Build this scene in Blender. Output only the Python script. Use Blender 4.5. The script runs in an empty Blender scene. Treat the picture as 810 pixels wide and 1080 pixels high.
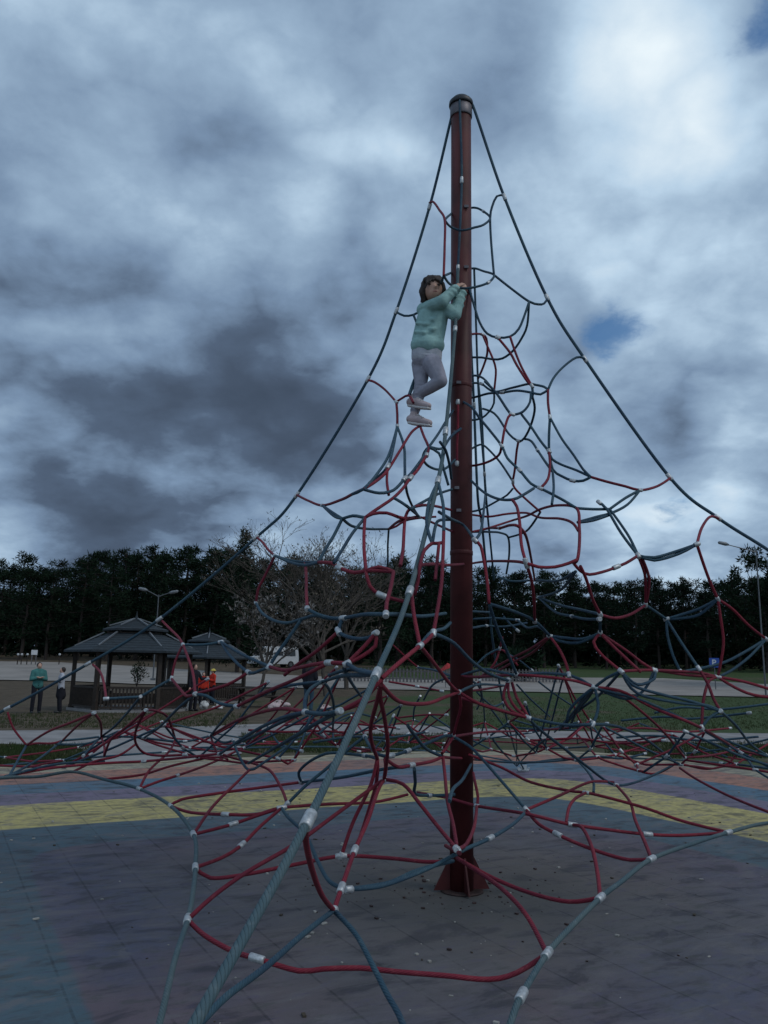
import bpy, bmesh, math, random
from mathutils import Vector, Matrix, noise
random.seed(11)
C = bpy.context.scene.collection
SC = bpy.context.scene
R = math.radians
# ------------------------------------------------------------------ camera
F, EYE, PITCH, ROLL = 864.0, 1.5, R(10.9), R(1.0)
cam_d = bpy.data.cameras.new('camera')
cam_d.sensor_fit = 'VERTICAL'; cam_d.sensor_height = 24.0; cam_d.lens = F / 1080 * 24.0
cam_d.clip_start = 0.05; cam_d.clip_end = 2000
cam = bpy.data.objects.new('camera', cam_d); C.objects.link(cam)
cam.location = (0, 0, EYE)
cam.rotation_mode = 'QUATERNION'
cam.rotation_quaternion = (Matrix.Rotation(R(90) + PITCH, 3, 'X') @ Matrix.Rotation(ROLL, 3, 'Z')).to_quaternion()
SC.camera = cam
CAMROT = cam.rotation_quaternion.to_matrix()
def ray(x, y):
    """direction of the sight line through a point of the photo (810 x 1080), scaled so that its depth along +y is 1"""
    v = CAMROT @ Vector(((x - 405) / F, (540 - y) / F, -1.0))
    return v / v.y
# ------------------------------------------------------------------ world: daylight sky seen through broken cloud
W = bpy.data.worlds.new('World'); SC.world = W; W.use_nodes = True
SUN_EL, SUN_AZ = R(50), R(115)           # up, and off to the right
class NT:
    """a few shorthands for building node trees"""
    def __init__(s, nt): s.nt = nt; s.n = nt.nodes; s.l = nt.links
    def new(s, t, **kw):
        n = s.n.new(t)
        for k, v in kw.items(): setattr(n, k, v)
        return n
    def link(s, a, b): s.l.new(a, b)
    def put(s, sock, v):
        if isinstance(v, bpy.types.NodeSocket): s.l.new(v, sock)
        else: sock.default_value = v
    def math(s, op, a, b=None, c=None, clamp=False):
        n = s.new('ShaderNodeMath', operation=op, use_clamp=clamp)
        s.put(n.inputs[0], a)
        if b is not None: s.put(n.inputs[1], b)
        if c is not None: s.put(n.inputs[2], c)
        return n.outputs[0]
    def vmath(s, op, a, b=None):
        n = s.new('ShaderNodeVectorMath', operation=op)
        s.put(n.inputs[0], a)
        if b is not None: s.put(n.inputs[1], b)
        return n
    def noise(s, vec, scale, detail=6, rough=.55, dist=0.0):
        n = s.new('ShaderNodeTexNoise'); s.link(vec, n.inputs['Vector'])
        n.inputs['Scale'].default_value = scale; n.inputs['Detail'].default_value = detail
        n.inputs['Roughness'].default_value = rough; n.inputs['Distortion'].default_value = dist
        return n.outputs['Fac']
    def ramp(s, fac, stops, interp='LINEAR'):
        n = s.new('ShaderNodeValToRGB'); n.color_ramp.interpolation = interp
        e = n.color_ramp.elements
        while len(e) < len(stops): e.new(.5)
        for q, (p, c) in zip(e, stops): q.position = p; q.color = (*c, 1) if len(c) == 3 else c
        s.link(fac, n.inputs[0]); return n.outputs[0]
    def mix(s, fac, a, b, blend='MIX'):
        n = s.new('ShaderNodeMix', data_type='RGBA', blend_type=blend)
        s.put(n.inputs['Factor'], fac)
        for k, v in ((6, a), (7, b)):
            if isinstance(v, tuple) and len(v) == 3: v = (*v, 1)
            s.put(n.inputs[k], v)
        return n.outputs[2]
    def smooth(s, v, lo, hi, a=0.0, b=1.0):
        n = s.new('ShaderNodeMapRange', interpolation_type='SMOOTHSTEP')
        s.put(n.inputs[0], v)
        for k, q in zip((1, 2, 3, 4), (lo, hi, a, b)): n.inputs[k].default_value = q
        return n.outputs[0]
T = NT(W.node_tree); T.n.clear()
out = T.new('ShaderNodeOutputWorld')
tc = T.new('ShaderNodeTexCoord'); D_ = tc.outputs['Generated']
sep = T.new('ShaderNodeSeparateXYZ'); T.link(D_, sep.inputs[0])
zz = T.math('ADD', T.math('MAXIMUM', sep.outputs[2], 0.0), 0.34)
comb = T.new('ShaderNodeCombineXYZ')
T.link(T.math('DIVIDE', sep.outputs[0], zz), comb.inputs[0]); T.link(T.math('DIVIDE', sep.outputs[1], zz), comb.inputs[1])
Q = comb.outputs[0]
def lobe(x, y, px, amp):
    d = ray(x, y).normalized(); k = 2 / (px / F) ** 2
    dt = T.vmath('DOT_PRODUCT', D_, tuple(d)).outputs['Value']
    e = T.math('EXPONENT', T.math('MULTIPLY', T.math('SUBTRACT', dt, 1.0), k))
    return T.math('MULTIPLY', e, amp)
n1 = T.noise(Q, 1.9, 5, .50, .3); n2 = T.noise(Q, 5.2, 7, .58, .15); n3 = T.noise(Q, .8, 3, .5); n4 = T.noise(Q, 12.0, 6, .6, .2)
v = T.math('ADD', T.math('MULTIPLY', n1, .36), T.math('MULTIPLY', n2, .15))
v = T.math('ADD', v, T.math('ADD', T.math('MULTIPLY', n3, .15), T.math('MULTIPLY', n4, .12)))
LOBES = [(100, 435, 110, -.055), (230, 455, 105, -.055), (340, 430, 85, -.04), (90, 545, 75, -.07), (20, 330, 80, -.05), (230, 480, 60, -.05), (290, 415, 80, -.05), (60, 290, 90, -.03), (200, 330, 55, -.01), (110, 540, 60, -.06), (30, 410, 80, -.03), (360, 470, 80, -.04), (545, 70, 62, -.05), (480, 110, 45, -.05), (275, 190, 45, -.03), (230, 150, 60, -.03), (700, 380, 70, -.02), (740, 490, 60, -.04), (590, 480, 60, -.03), (400, 60, 60, -.02),
         (95, 175, 50, .07), (155, 180, 50, .08), (215, 225, 45, .05), (330, 145, 42, .07), (395, 140, 42, .07), (345, 215, 34, .05), (250, 245, 25, .03), (40, 60, 130, .06), (300, 60, 120, .02), (440, 20, 70, .05), (655, 20, 65, .19), (740, 60, 80, .11), (690, 250, 110, .035), (560, 200, 50, .03), (650, 90, 60, .04), (770, 180, 110, .06), (620, 270, 40, .07), (690, 370, 60, .05), (610, 190, 90, .09), (700, 120, 90, .06), (600, 470, 70, .03), (580, 400, 60, .03),
         (95, 505, 45, .05), (270, 512, 26, .055), (12, 550, 30, .05), (180, 290, 22, .02), (690, 570, 70, .06), (770, 545, 50, .06), (640, 560, 50, .04), (550, 560, 60, .04), (770, 470, 30, .04), (690, 540, 30, .05), (430, 430, 60, .03)]
for a in LOBES: v = T.math('ADD', v, lobe(*a))
v = T.math('ADD', v, T.smooth(sep.outputs[1], .25, -.45, 0, .11))          # extra sky brightness added overhead and behind, to lift light on ground and net
wq = T.new('ShaderNodeTexNoise'); T.link(Q, wq.inputs['Vector']); wq.inputs['Scale'].default_value = 3.0; wq.inputs['Detail'].default_value = 5
wv = T.vmath('ADD', Q, T.vmath('MULTIPLY', wq.outputs['Color'], (.42, .42, .42)).outputs[0]).outputs[0]
vo = T.new('ShaderNodeTexVoronoi', feature='F1'); T.link(wv, vo.inputs['Vector']); vo.inputs['Scale'].default_value = 4.2
vo.inputs['Detail'].default_value = 1.0; vo.inputs['Roughness'].default_value = .5
v = T.math('ADD', v, T.math('MULTIPLY', T.math('SUBTRACT', 1.80, vo.outputs['Distance']), .155))   # the billows
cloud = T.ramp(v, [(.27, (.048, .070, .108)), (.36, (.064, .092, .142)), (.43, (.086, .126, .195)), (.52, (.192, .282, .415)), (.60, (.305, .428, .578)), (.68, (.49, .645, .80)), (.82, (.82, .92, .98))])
hole = T.math('ADD', T.math('ADD', lobe(650, 338, 40, .84), lobe(622, 352, 30, .55)), lobe(812, 20, 44, 1.05))
hole = T.math('ADD', hole, T.math('ADD', lobe(712, 538, 30, .62), lobe(740, 505, 24, .40)))
hole = T.math('ADD', hole, lobe(-900, 300, 400, .8))
tear = T.math('ADD', T.math('MULTIPLY', T.math('SUBTRACT', n2, .5), 1.7), T.math('MULTIPLY', T.math('SUBTRACT', n4, .5), 1.5))
hole = T.math('MULTIPLY', T.smooth(T.math('ADD', hole, tear), .45, 1.1), T.smooth(hole, .12, .40))
hole = T.math('MULTIPLY', hole, .88)
sky = T.new('ShaderNodeTexSky', sky_type='NISHITA', sun_disc=False)
sky.sun_elevation = SUN_EL; sky.sun_rotation = SUN_AZ; sky.air_density = 1.0; sky.dust_density = .2; sky.ozone_density = 2.5
b_sky = T.new('ShaderNodeBackground'); hs = T.new('ShaderNodeHueSaturation'); hs.inputs['Saturation'].default_value = 1.25; T.link(sky.outputs[0], hs.inputs['Color']); T.link(hs.outputs[0], b_sky.inputs[0]); b_sky.inputs[1].default_value = .095
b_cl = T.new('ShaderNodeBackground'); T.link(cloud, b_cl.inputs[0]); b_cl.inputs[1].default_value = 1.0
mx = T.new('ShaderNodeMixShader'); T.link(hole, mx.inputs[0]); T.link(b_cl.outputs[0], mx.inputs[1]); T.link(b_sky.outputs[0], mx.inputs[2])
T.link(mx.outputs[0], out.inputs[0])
# ------------------------------------------------------------------ sun, veiled by the cloud
sun_d = bpy.data.lights.new('sun', 'SUN'); sun_d.energy = .9; sun_d.angle = R(20); sun_d.color = (1, .95, .87)
sun = bpy.data.objects.new('sun', sun_d); C.objects.link(sun)
sd = Vector((math.cos(SUN_EL) * math.sin(SUN_AZ), math.cos(SUN_EL) * math.cos(SUN_AZ), math.sin(SUN_EL)))
sun.rotation_euler = sd.to_track_quat('Z', 'Y').to_euler()
# ------------------------------------------------------------------ exposure
vs = SC.view_settings
vs.view_transform = 'Standard'; vs.look = 'None'; vs.exposure = 0.0; vs.gamma = 1.0; vs.use_curve_mapping = False
# ---- runs of rope: kind, depth rule, points
TRACE = '''
# kind colour default ; points x,y[:spec][*]
boundary b z.6 ; -60,838:eL -10,822:z.75* 40,819:z.72 77,814:z.7 110,822:z.68 147,832:z.65* 180,850:z.62* 204,880:z.6* 206,915:z.55* 203,945:z.53 198,970:z.5* 185,1010:z.48 168,1080:z.45 135,1200:z.35
boundary b z.6 ; 870,866:z.6 810,868:z.6 768,878:z.6* 730,890:z.6 687,906:z.6* 655,930:z.57 633,947:z.55* 600,980:z.52 577,1006:z.5* 550,1050:z.48* 538,1080:z.45 510,1160:z.35
r n ; 453,214:eL 457,213 463,221 469,232:n1.2 469,260 468,291:n1.2
b n ; 531,206:eR 524,207 519,218 517,230:d6.0 518,255 521,290:d5.95
b n ; 470,231:d6.0 474,227 482,222:d6.4 500,219:d6.4 510,223:d6.3* 516,230:d6.02 510,237:d5.85 500,240:d5.8 487,243:d5.78 475,239:d5.85 470,231:d6.0
b n ; 468,293:d6.0 478,287:d6.3* 487,285:d6.45 500,283:d6.45 510,286:d6.3 521,290:d5.95 515,298:d5.8* 500,303:d5.75 487,304:d5.75 475,300:d5.82 468,293:d6.0
b n ; 521,290:d5.95 540,305 558,318:n.9 568,321 574,320 578,314:eR
b n ; 558,319:n.9 553,333 547,347 538,355:n.75 525,356:n.7* 514,352 506,340 500,322 495,305:d6.01
b f ; 559,320:n.9 556,343 550,357 541,370 530,378 520,379:f.7 508,377 496,377:d6.3
b n ; 418,329:eL 426,333 436,332:d6.10 444,327:d6.12 452,318:d6.12 462,305:d6.10 468,293:d6.0
b n ; 436,332:d6.10 441,345 446,362:d6.08 444,385:d6.05 434,412:d5.95 431,417:n.85
b f ; 499,285:d6.25 502,340 504,400:f.8 507,450 511,500:f.85* 514,540 518,580:f.9 521,612:f.95
b f ; 506,400:f.7 508,440 510,480 512,520:f.85 515,545
b f ; 512,520:f.85 510,540 507,560 501,570:n.7
r f ; 494,353:d6.3 502,352 509,353:f.7* 513,357 514,372 510,386 504,396:f.7
r f ; 508,354:f.7 514,365 520,378:f.7 523,390 522,405 521,413:f.7
r n ; 528,358:n.7* 538,372 545,385 556,402 561,407:n.85
r n ; 535,356:n.75 543,370 550,387 559,404:n.85*
b f ; 487,396:d6.4 498,396:f.6 506,397 513,402 519,412:f.7 523,415
b f ; 487,404:d6.3 499,404:f.6 508,405* 520,411:f.75 540,409 557,405 565,406 574,408 578,411:n.95
b n ; 487,420:d6.3 500,419:d6.15 515,415 530,414* 545,412 560,414:n.85 570,416 578,412:n.95
b n ; 578,411:n.95 583,400 590,391 600,382 608,377 614,377 618,380:eR
b n ; 560,406:n.85 562,415 561,420:n.85
r n ; 578,411:n.95 578,425 580,440:n1*
b n ; 579,440:n1 579,460 579,476:n.95*
b n ; 581,440:n1 592,462 605,480 615,495 623,503:n1
r n ; 623,503:n1 640,508 660,513 675,517:n1* 690,514 700,509 707,504:eR
b n ; 579,476:n.95 582,484 592,490 608,496 623,503:n1
b n ; 578,478:n.9 583,495 592,502 604,507* 615,507 623,503:n1
b n ; 511,402:n.6 523,414 535,432 540,437:n.8* 548,436 554,432 559,424 561,415:n.85
b f ; 521,412:f.75 521,425 516,434 508,441 498,443:f.5 487,443:d6.4
b n ; 489,424:d6.0 498,430:n.5 505,440 515,452 529,470:n.75* 535,483 548,496* 560,510 570,515:n.9* 580,520 595,528 608,536:n1
r n ; 541,437:n.8 536,440 532,453 529,470:n.75 526,480 515,487 500,491:d6.1 487,491:d6.2
b n ; 550,437:n.8 560,450 570,465 579,477:n.95*
b f ; 564,415:n.85 564,430 560,448 553,462 547,465:f.75* 537,458 525,440 518,434 509,431:f.6
b f ; 553,463:f.75 560,465 567,475* 575,487 583,498:n.9
r f ; 547,466:f.75 545,475 543,495 541,508:f.8* 543,515 553,525 570,540:f.9
r n ; 579,478:n.95 580,490 578,505 573,514:n.9
b n ; 583,498:n.9 584,515 582,532:n.95
b f ; 487,482:d6.4 498,473:f.5 506,469 512,471 527,487 541,504:f.8
b f ; 541,515:f.8 535,522 525,528 508,537 495,540:f.5
b n ; 563,515:n.9 550,523 540,527:n.8 525,526 510,519 497,507:d5.95
r n ; 540,526:n.8 545,534 548,550 550,575 555,594:n.9* 560,610 563,630 564,655:n.8*
r f ; 548,556:n.8 555,566 560,588 564,612:f.95*
b n ; 608,536:n1 625,537 643,537:n1
r n ; 498,561:d6.2 515,557 540,549:f.8 556,544 570,537 588,533 608,536:n1 611,556 611,575 609,590:n1.05 605,594
r f ; 487,543:d6.3 498,543:f.5 515,545 535,542 555,541:f.85 570,546 590,547 603,551 610,560:n1
b f ; 570,540:f.9 560,555 552,562 536,567:f.75
b n ; 609,551:n1 625,549 643,543:n1
b f ; 498,562:f.5 515,561 528,562 536,568:f.75 537,585 534,605:f.9
r f ; 505,560:f.6 516,557 527,557* 538,554 547,559:n.8 554,565
r n ; 487,597:d6.2 499,594:f.6 515,592 540,592 555,594:n.9 568,598 585,598 600,594 609,590:n1.05
r n ; 500,571:n.6* 507,576 511,595 514,615 516,637:n.85
b n ; 463,540:n.8 475,547 489,554:d5.75 500,570:n.6
r n ; 606,594:n1.05 612,602 622,606:n1.05 640,602 650,598* 660,594 673,586:n1.1
r n ; 612,597:n1.05 618,610 625,632 633,648:n1.05*
b f ; 607,603:n1.05 597,609 585,613 563,612:f.95 540,613 525,608:f.9
b n ; 676,516:n1 660,525 643,535:n1
b n ; 676,518:n1 662,532 645,541 630,545 609,552:n1
b n ; 632,530:n1* 640,537 655,562 669,586:n1.1
b n ; 642,535:n1 652,549 664,567 675,586:n1.1*
b n ; 675,586:n1.1 690,588 715,581 735,574:n1.1*
b n ; 675,588:n1.1 690,591 716,584 736,575:n1.1
r n ; 735,574:n1.1 740,557 749,545 758,547:eR
r n ; 735,575:n1.1 742,595 749,614 757,632:n1.15*
r n ; 674,588:n1.1 680,605 681,622 681,638:n1.1*
r n ; 677,588:n1.1 684,607 684,622 681,638:n1.1
b n ; 757,632:n1.15 738,642 720,648 703,653:n1.1*
b n ; 757,634:n1.15 738,648 720,652 703,653:n1.1
r n ; 757,633:n1.15 772,642 790,660 808,674:n1.15*
r n ; 757,633:n1.15 760,652 763,680 757,714:n1.1
b n ; 681,638:n1.1 690,644 703,653:n1.1
r n ; 681,640:n1.1 665,648 648,652 633,652:n1.05
b n ; 703,653:n1.1 720,680 737,705:n1.15*
b n ; 703,653:n1.1 704,670 710,692 718,709:n1.07*
b n ; 633,648:n1.05 633,658 633,668:n1.02*
b n ; 633,648:n1.05 612,643 590,638 568,630:f.8*
b n ; 632,653:n1.05* 618,653 603,650* 585,645 569,633:f.8
b n ; 633,668:n1.02 615,674 597,673 580,671:n.8*
b n ; 632,667:n1.02 610,678 590,676 580,672:n.8
r n ; 630,670:n1.02 626,677 634,690 655,708:n1.05*
r n ; 633,670:n1.02 648,683 664,698 676,709:n1.05
r n ; 636,669:n1.02 660,686 677,699 690,707:n1.05*
r n ; 581,672:n.8 590,685 597,700 600,712:n.85*
b n ; 580,670:n.8 564,655:n.8 545,646 530,641 515,640:n.7
r f ; 580,672:n.8 560,684 540,694 520,705 505,715:f.5
r f ; 578,673:n.8 562,688 540,699 525,708:f.5
b n ; 515,640:n.7 525,665 535,688 545,712:n.75*
b n ; 487,712:d6.0 510,706 528,709 545,712:n.75 572,710 600,712:n.85
r n ; 487,712:d6.0 500,714 545,714:n.75 585,715 610,719 627,725:n.9*
b n ; 600,712:n.85 613,717 627,725:n.9 645,730 665,735 690,744 740,768:n1
b n ; 627,725:n.9 614,740 604,752 590,770:f.5
b n ; 627,726:n.9 610,738 600,750 598,762:n.7
b n ; 625,726:n.9 615,735 605,757 601,768:f.5
b n ; 627,725:n.9 640,715 650,708:n1.05 655,704
b n ; 628,727:n.9 631,742 629,755 625,764:n.85*
r n ; 536,718:n.7 537,735 545,748 557,757:n.75
r n ; 540,720:n.7 545,736 553,749 558,757:n.75
r n ; 534,718:n.7* 531,735 540,750 556,758:n.75*
b z.8 ; 558,757:n.75 570,770 592,787 615,805 637,822:z.75 650,828:z.72* 667,826 690,817 713,805:z.75*
b n ; 559,757:n.75 585,763 605,765 627,765:n.85 650,766 675,776 695,790 713,804:z.75
r z.75 ; 647,825:z.72 622,825 590,839 555,854:z.72
r z.7 ; 654,829:z.72 664,845 670,865 680,888 687,905:z.6
b z.8 ; 478,777:z1.1 495,787 510,802 530,825 553,855:z.72*
b z.7 ; 553,858:z.72 540,870 517,884:z.7* 490,896 460,912 430,925 400,935 368,938:z.6*
r z.65 ; 440,836:z.7 470,841 503,850:z.68* 550,857:z.7 590,867 604,870:z.66* 640,875 683,880* 720,881 768,878:z.6
r z.65 ; 555,859:z.72 568,869 588,880:z.67* 610,890 640,901 665,907 687,906:z.6
r z.65 ; 600,869:z.67 614,873 624,893 630,920 633,945:z.55
r z.7 ; 618,836:z.75 607,842 600,852 597,868:z.67
r z.72 ; 478,790:z.95 500,798 530,810 560,825 600,834 617,837:z.75* 640,841 680,852 720,866 768,878:z.6
b z.75 ; 595,790:z.8 613,806 625,822 626,836:z.73
b z.8 ; 500,801:z.8 540,804 580,803 630,798:z.8* 655,800 680,795:z.8*
r z.8 ; 606,772:z.9* 617,783 628,797:z.8 650,806 670,812 692,816 714,806:z.75
r z.72 ; 717,810:z.75 735,822 770,840 815,858:z.65 860,872
r z.8 ; 722,799:z.85* 748,797 778,791:z.85*
r z.75 ; 720,806:z.75 745,811 765,807 774,799 778,791:z.85
r z.75 ; 725,802:z.8 760,807 797,812:z.78* 830,818:z.75
r n ; 627,725:n.9 645,728 670,745 700,772 722,798:z.85
r n ; 627,725:n.9 655,729 690,747 740,768:n1* 777,791:z.85
b n ; 760,750:n1.08* 776,765 792,785 808,796:z.85*
b n ; 655,708:n1.05 668,723 700,733 730,740 760,750:n1.08 
b n ; 655,708:n1.05 672,731 715,741 745,744 760,750:n1.08
b f ; 760,752:n1.08 748,757 740,768:n1
b z.8 ; 778,792:z.85 790,803 797,812:z.78 820,826:z.7
r z.8 ; 777,791:z.85 800,796 830,800:z.85
r n ; 690,706:n1.05* 715,708 740,710 757,714:n1.1* 785,719 825,731:n1.15
r n ; 655,708:n1.05 690,709:n1.05 725,712 757,714:n1.1
r n ; 757,715:n1.1 748,718 742,738 740,768:n1*
r n ; 757,716:n1.1 775,725 795,733 825,737:n1.15
r n ; 737,706:n1.15 746,720 753,738 760,750:n1.08
b n ; 808,675:n1.15 785,688 760,700 718,709:n1.07
b n ; 808,676:n1.15 790,693 770,708 757,714:n1.1
b f ; 655,708:n1.05 672,722 690,716 690,707:n1.05
b f ; 690,710:n1.05 680,727 660,737 627,725:n.9
# foreground left
r z.6 ; 198,970:z.5 215,986 245,1003 271,1011:z.48* 315,1024 340,1022 380,1021 420,1025 470,1029 515,1033 545,1026 577,1006:z.5
r z.6 ; 198,968:z.5 225,945 260,920 300,897 322,883:z.75
r z.6 ; 207,917:z.55 222,926 260,922 310,912 360,903:z.58* 410,905 450,909 478,908:z.6
r z.6 ; 208,914:z.55 235,904 255,891:z.58* 275,871 297,852:z.7
r z.6 ; 204,880:z.6 228,874 246,869:z.62* 275,859 300,850:z.7
r z.65 ; 205,878:z.6 225,850 250,825 263,812:z.8
r z.65 ; 180,850:z.62 202,857 238,859:z.65* 270,859 300,852:z.7* 350,848 395,846 430,838:z.7
r z.65 ; 180,848:z.62 192,843 235,836 280,830 318,825:z.75*
r z.75 ; 270,806:z.8 285,813 297,832 303,848:z.7*
b z.8 ; 246,781:z.95* 252,797 265,810:z.8 280,803 303,787:z.95
b z.6 ; 299,853:z.7 304,862 322,880 335,908 348,930 366,939:z.6
r z.7 ; 323,870:eF 323,890 330,920 340,945 352,960:z.62*
r z.7 ; 352,960:z.62 360,937* 374,897:z.75* 388,865 398,835 405,822:z.95*
r z.7 ; 405,822:z.95 380,840 350,862 325,884:z.75
r z.7 ; 405,822:z.95 425,827 443,848 462,872 482,896:z.7*
r z.7 ; 398,800:z1.05 391,828 372,868 360,900:z.58*
r z.7 ; 401,802:z1.05 397,825 384,870 376,893:z.6
r z.9 ; 406,800:z1.05 407,812 405,822:z.95
b z.6 ; 352,962:z.62* 320,985 280,1020 240,1050 212,1078:z.68 160,1130:z.68
b z.6 ; 353,962:z.62 375,985 393,1018 408,1048 425,1080:z.5 450,1160:z.45
b z.6 ; 368,938:z.6 410,931 440,918 478,906:z.62
r n ; 402,716:eF 401,735 406,760 409,790 405,822:z.95
r n ; 402,722:eF 397,742 391,766 392,783 399,799:z1.05
r n ; 404,724:eF 422,740 450,742 470,735 484,730:n.6*
r n ; 402,717:eF 420,700 443,681:n.95*
r n ; 443,681:n.95 459,701 475,722 484,731:n.6
b n ; 443,680:n.95 455,667 468,663 475,657:n.6
r n ; 468,561:n.9 467,590 465,620 457,668:n.95*
r n ; 434,625:eF 436,645 439,662 443,681:n.95
r n ; 457,668:n.95 450,676 443,682:n.95
r n ; 484,731:n.6 486,745 481,765 480,778:n.7*
r n ; 485,732:n.6 505,742 530,750 556,758:n.75
b n ; 457,668:n.95 478,678 497,697 515,710 533,718:n.7
b z1 ; 385,777:z1.1* 390,787 400,796:z1.05 412,797:z1.05* 430,792:z1.05* 455,782 470,776 480,778:z1.1
b z.9 ; 385,777:z1.1 370,788 345,810 322,829 300,849:z.7*
b z.9 ; 317,825:z.8* 315,815 324,805 338,797 352,794 385,797:z1* 400,797:z1.05
r z.9 ; 408,803:z1.05 420,809 434,807:z1* 455,803 467,798:z1
b z.85 ; 437,811:z1 438,825 438,837 453,839:z.75* 480,838:z.75
b z.8 ; 318,826:z.75 360,820 400,812 432,807:z.98
b n ; 322,751:n.9* 340,753 358,750:n.9* 
r n ; 358,750:n.9 375,742 388,733 402,720:eF
b n ; 323,750:n.9 322,737 328,726 340,719:n.7*
b f ; 340,719:n.7 347,727 352,745 351,770:z.95 352,782:z.9
b n ; 322,752:n.9 295,758 265,773 232,795:z.9
b n ; 358,751:n.9 330,765 300,783 262,805:z.8
b n ; 340,719:n.7 360,713 383,712 397,711:eF
b n ; 347,712:n.7 370,706 397,711:eF
# upper left
r n ; 388,401:eL 395,403 406,411 418,424:n.9*
r n ; 418,424:n.9 424,420 431,417:n.85 436,425:n.8
b n ; 431,417:n.85 437,400 442,385:d5.95
r n ; 418,424:n.9 419,437 419,450:n.9*
b n ; 418,451:n.9 414,475 409,492:n.88* 400,502 391,509:n.9* 383,516
b n ; 420,451:n.9 426,470 427,490 427,505:n.8*
b n ; 419,452:n.9 410,480 396,502 383,516:n.9 372,521
r n ; 443,449:d5.79 434,456 422,475 408,497 396,508 383,516:n.9
r n ; 313,522:eL 325,528 340,533:n.95* 360,527 372,521 383,516:n.9
b n ; 383,517:n.9 400,520 415,517 427,507:n.8* 433,500 445,484 452,472:n.7
r n ; 443,449:d5.79 447,460 450,470:n.7 450,480:n.7*
r n ; 449,483:n.7 441,495 433,504:n.78* 425,515 415,525:n.85 405,532 393,540 385,546:n.92
r n ; 409,492:n.88 408,507 410,522:n.85
b n ; 452,472:n.7 462,458 470,445 478,433:d6.02
b n ; 486,452:d5.85 476,460 466,473 455,473:n.7 446,482 450,490 460,495 470,494 480,485:d6.01
b n ; 455,472:n.7 463,478 468,495 473,512:n.5
b f ; 427,507:n.8 430,522 436,536 442,545:f.7*
b n ; 415,525:n.85 425,531 433,537:n.8 440,548 
b n ; 340,533:n.95 350,540 361,547:n.95
b n ; 341,535:n.95 352,544 361,548:n.95
b n ; 361,547:n.95 372,544 380,545 387,545:n.92
b n ; 361,548:n.95 352,565 344,578 336,593:n1
b n ; 381,547:n.92 372,562 362,578 352,594:n1
b f ; 361,548:n.95 372,555 390,558 410,558:f.8*
r f ; 410,558:f.8 417,552 427,547:n.8 434,546
r f ; 410,558:f.8 418,555 428,549 445,546 460,545:f.6
r n ; 386,546:n.92 393,542 408,541 424,546:n.8 440,548:n.75* 458,552 478,561:d6.02
r n ; 386,546:n.92 384,560 384,580 386,602:n1
b f ; 410,558:f.8 409,575 409,590 408,604:f.95
r n ; 427,547:n.8 426,562 425,580 422,597:n.95
r n ; 427,546:n.8 432,537 445,533:n.7 460,534 476,538:d6.02
b n ; 431,535:n.8 445,530 462,521 477,516:d6.02
b n ; 462,508:eF 453,528 450,548 452,562 456,573:n.85
b n ; 463,510:eF 467,530 468,545 468,561:n.9
r n ; 456,573:n.85 448,580 443,596:n.9 441,612 437,628:eF
r n ; 456,573:n.85 462,573 468,572:n.85
r n ; 463,573:n.85 461,592 459,612:n.9
b n ; 458,572:n.85 459,556 463,549 475,548:n.5 
r n ; 443,596:n.9 458,595 476,596:n.5 500,597:d6.02
r n ; 483,424:d5.84* 483,445 482,470 482,489:d5.84*
b n ; 464,466:eF 470,475 474,490 476,505:n.5
r n ; 271,567:eL 277,572 283,580 290,586:n1*
b n ; 290,586:n1 305,591 322,593:n1 338,594:n1
b n ; 290,587:n1 306,593 322,596 338,595:n1
r n ; 338,594:n1 350,594 358,599:n1* 374,604 386,604:n1 400,602 415,603:n.95
r n ; 386,604:n1 400,598 416,600:n.95 
r n ; 325,594:n1 323,610 323,625 324,642:n1.05*
r n ; 416,603:n.95 412,620 408,635 407,648:n.98*
r n ; 386,604:n1 390,618 403,628* 433,636:eF
r n ; 288,588:n1 278,610 272,622 270,636:n1.05
b n ; 324,642:n1.05 335,648 350,652 362,652:n.95* 385,648 407,648:n.98
b n ; 270,636:n1.05* 276,646 288,654 303,657 318,653:n1 333,649 345,652 362,652:n.95
b n ; 318,653:n1 305,672 292,690 284,703:n1.05*
b n ; 357,652:n.95 357,666:n.95* 372,673 388,673 396,668:n.9*
r n ; 357,667:n.95 335,686 315,700 300,712:n1
r n ; 396,668:n.9 385,681 374,692 366,700:n.9
r n ; 396,668:n.9 396,681 382,692 366,701:n.9*
r n ; 284,704:n1.05 300,707 316,704:n1 330,701 347,699:n.95* 366,700:n.9 
b n ; 366,702:n.9 380,708 397,711:eF
b n ; 363,705:n.9 372,722 385,740:f.6*
b n ; 407,650:n.98 420,648 445,650 470,647:n.6
# left flank
r n ; 98,701:eL 105,708 109,718 112,737:n1.1
r n ; 8,751:eL 14,768 28,786:z.85
r z.85 ; 28,786:z.85 38,784 55,784 66,781:z.85*
b z.85 ; 66,781:z.85 90,779 107,777:z.88* 130,777 152,778:z.9
b z.85 ; 60,785:z.85 85,785 100,782 108,777:z.88
r n ; 28,786:z.85 50,772 75,762 99,752:n1*
r n ; 66,781:z.85 78,769 88,760 99,752:n1
r n ; 99,752:n1 105,760 107,768 108,777:z.88 110,787 110,797:z.82
b n ; 148,735:n1* 136,750 120,767 108,777:z.88 98,786 88,797:z.8*
b n ; 148,735:n1 130,736 112,737:n1.1*
r n ; 171,655:eL 180,664 188,672 193,680:n1.05*
r n ; 193,681:n1.05 185,697 181,716:n1*
b n ; 193,681:n1.05 215,680 233,677:n1.05*
b n ; 181,716:n1 165,725 148,735:n1
r n ; 181,716:n1 190,727 197,734 206,732:n1*
b n ; 206,732:n1 218,734 232,742 250,745:n.95*
b n ; 204,733:n1 188,747 168,767 150,780:z.9*
b n ; 250,745:n.95 272,735 300,724 340,718:n.7
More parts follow.
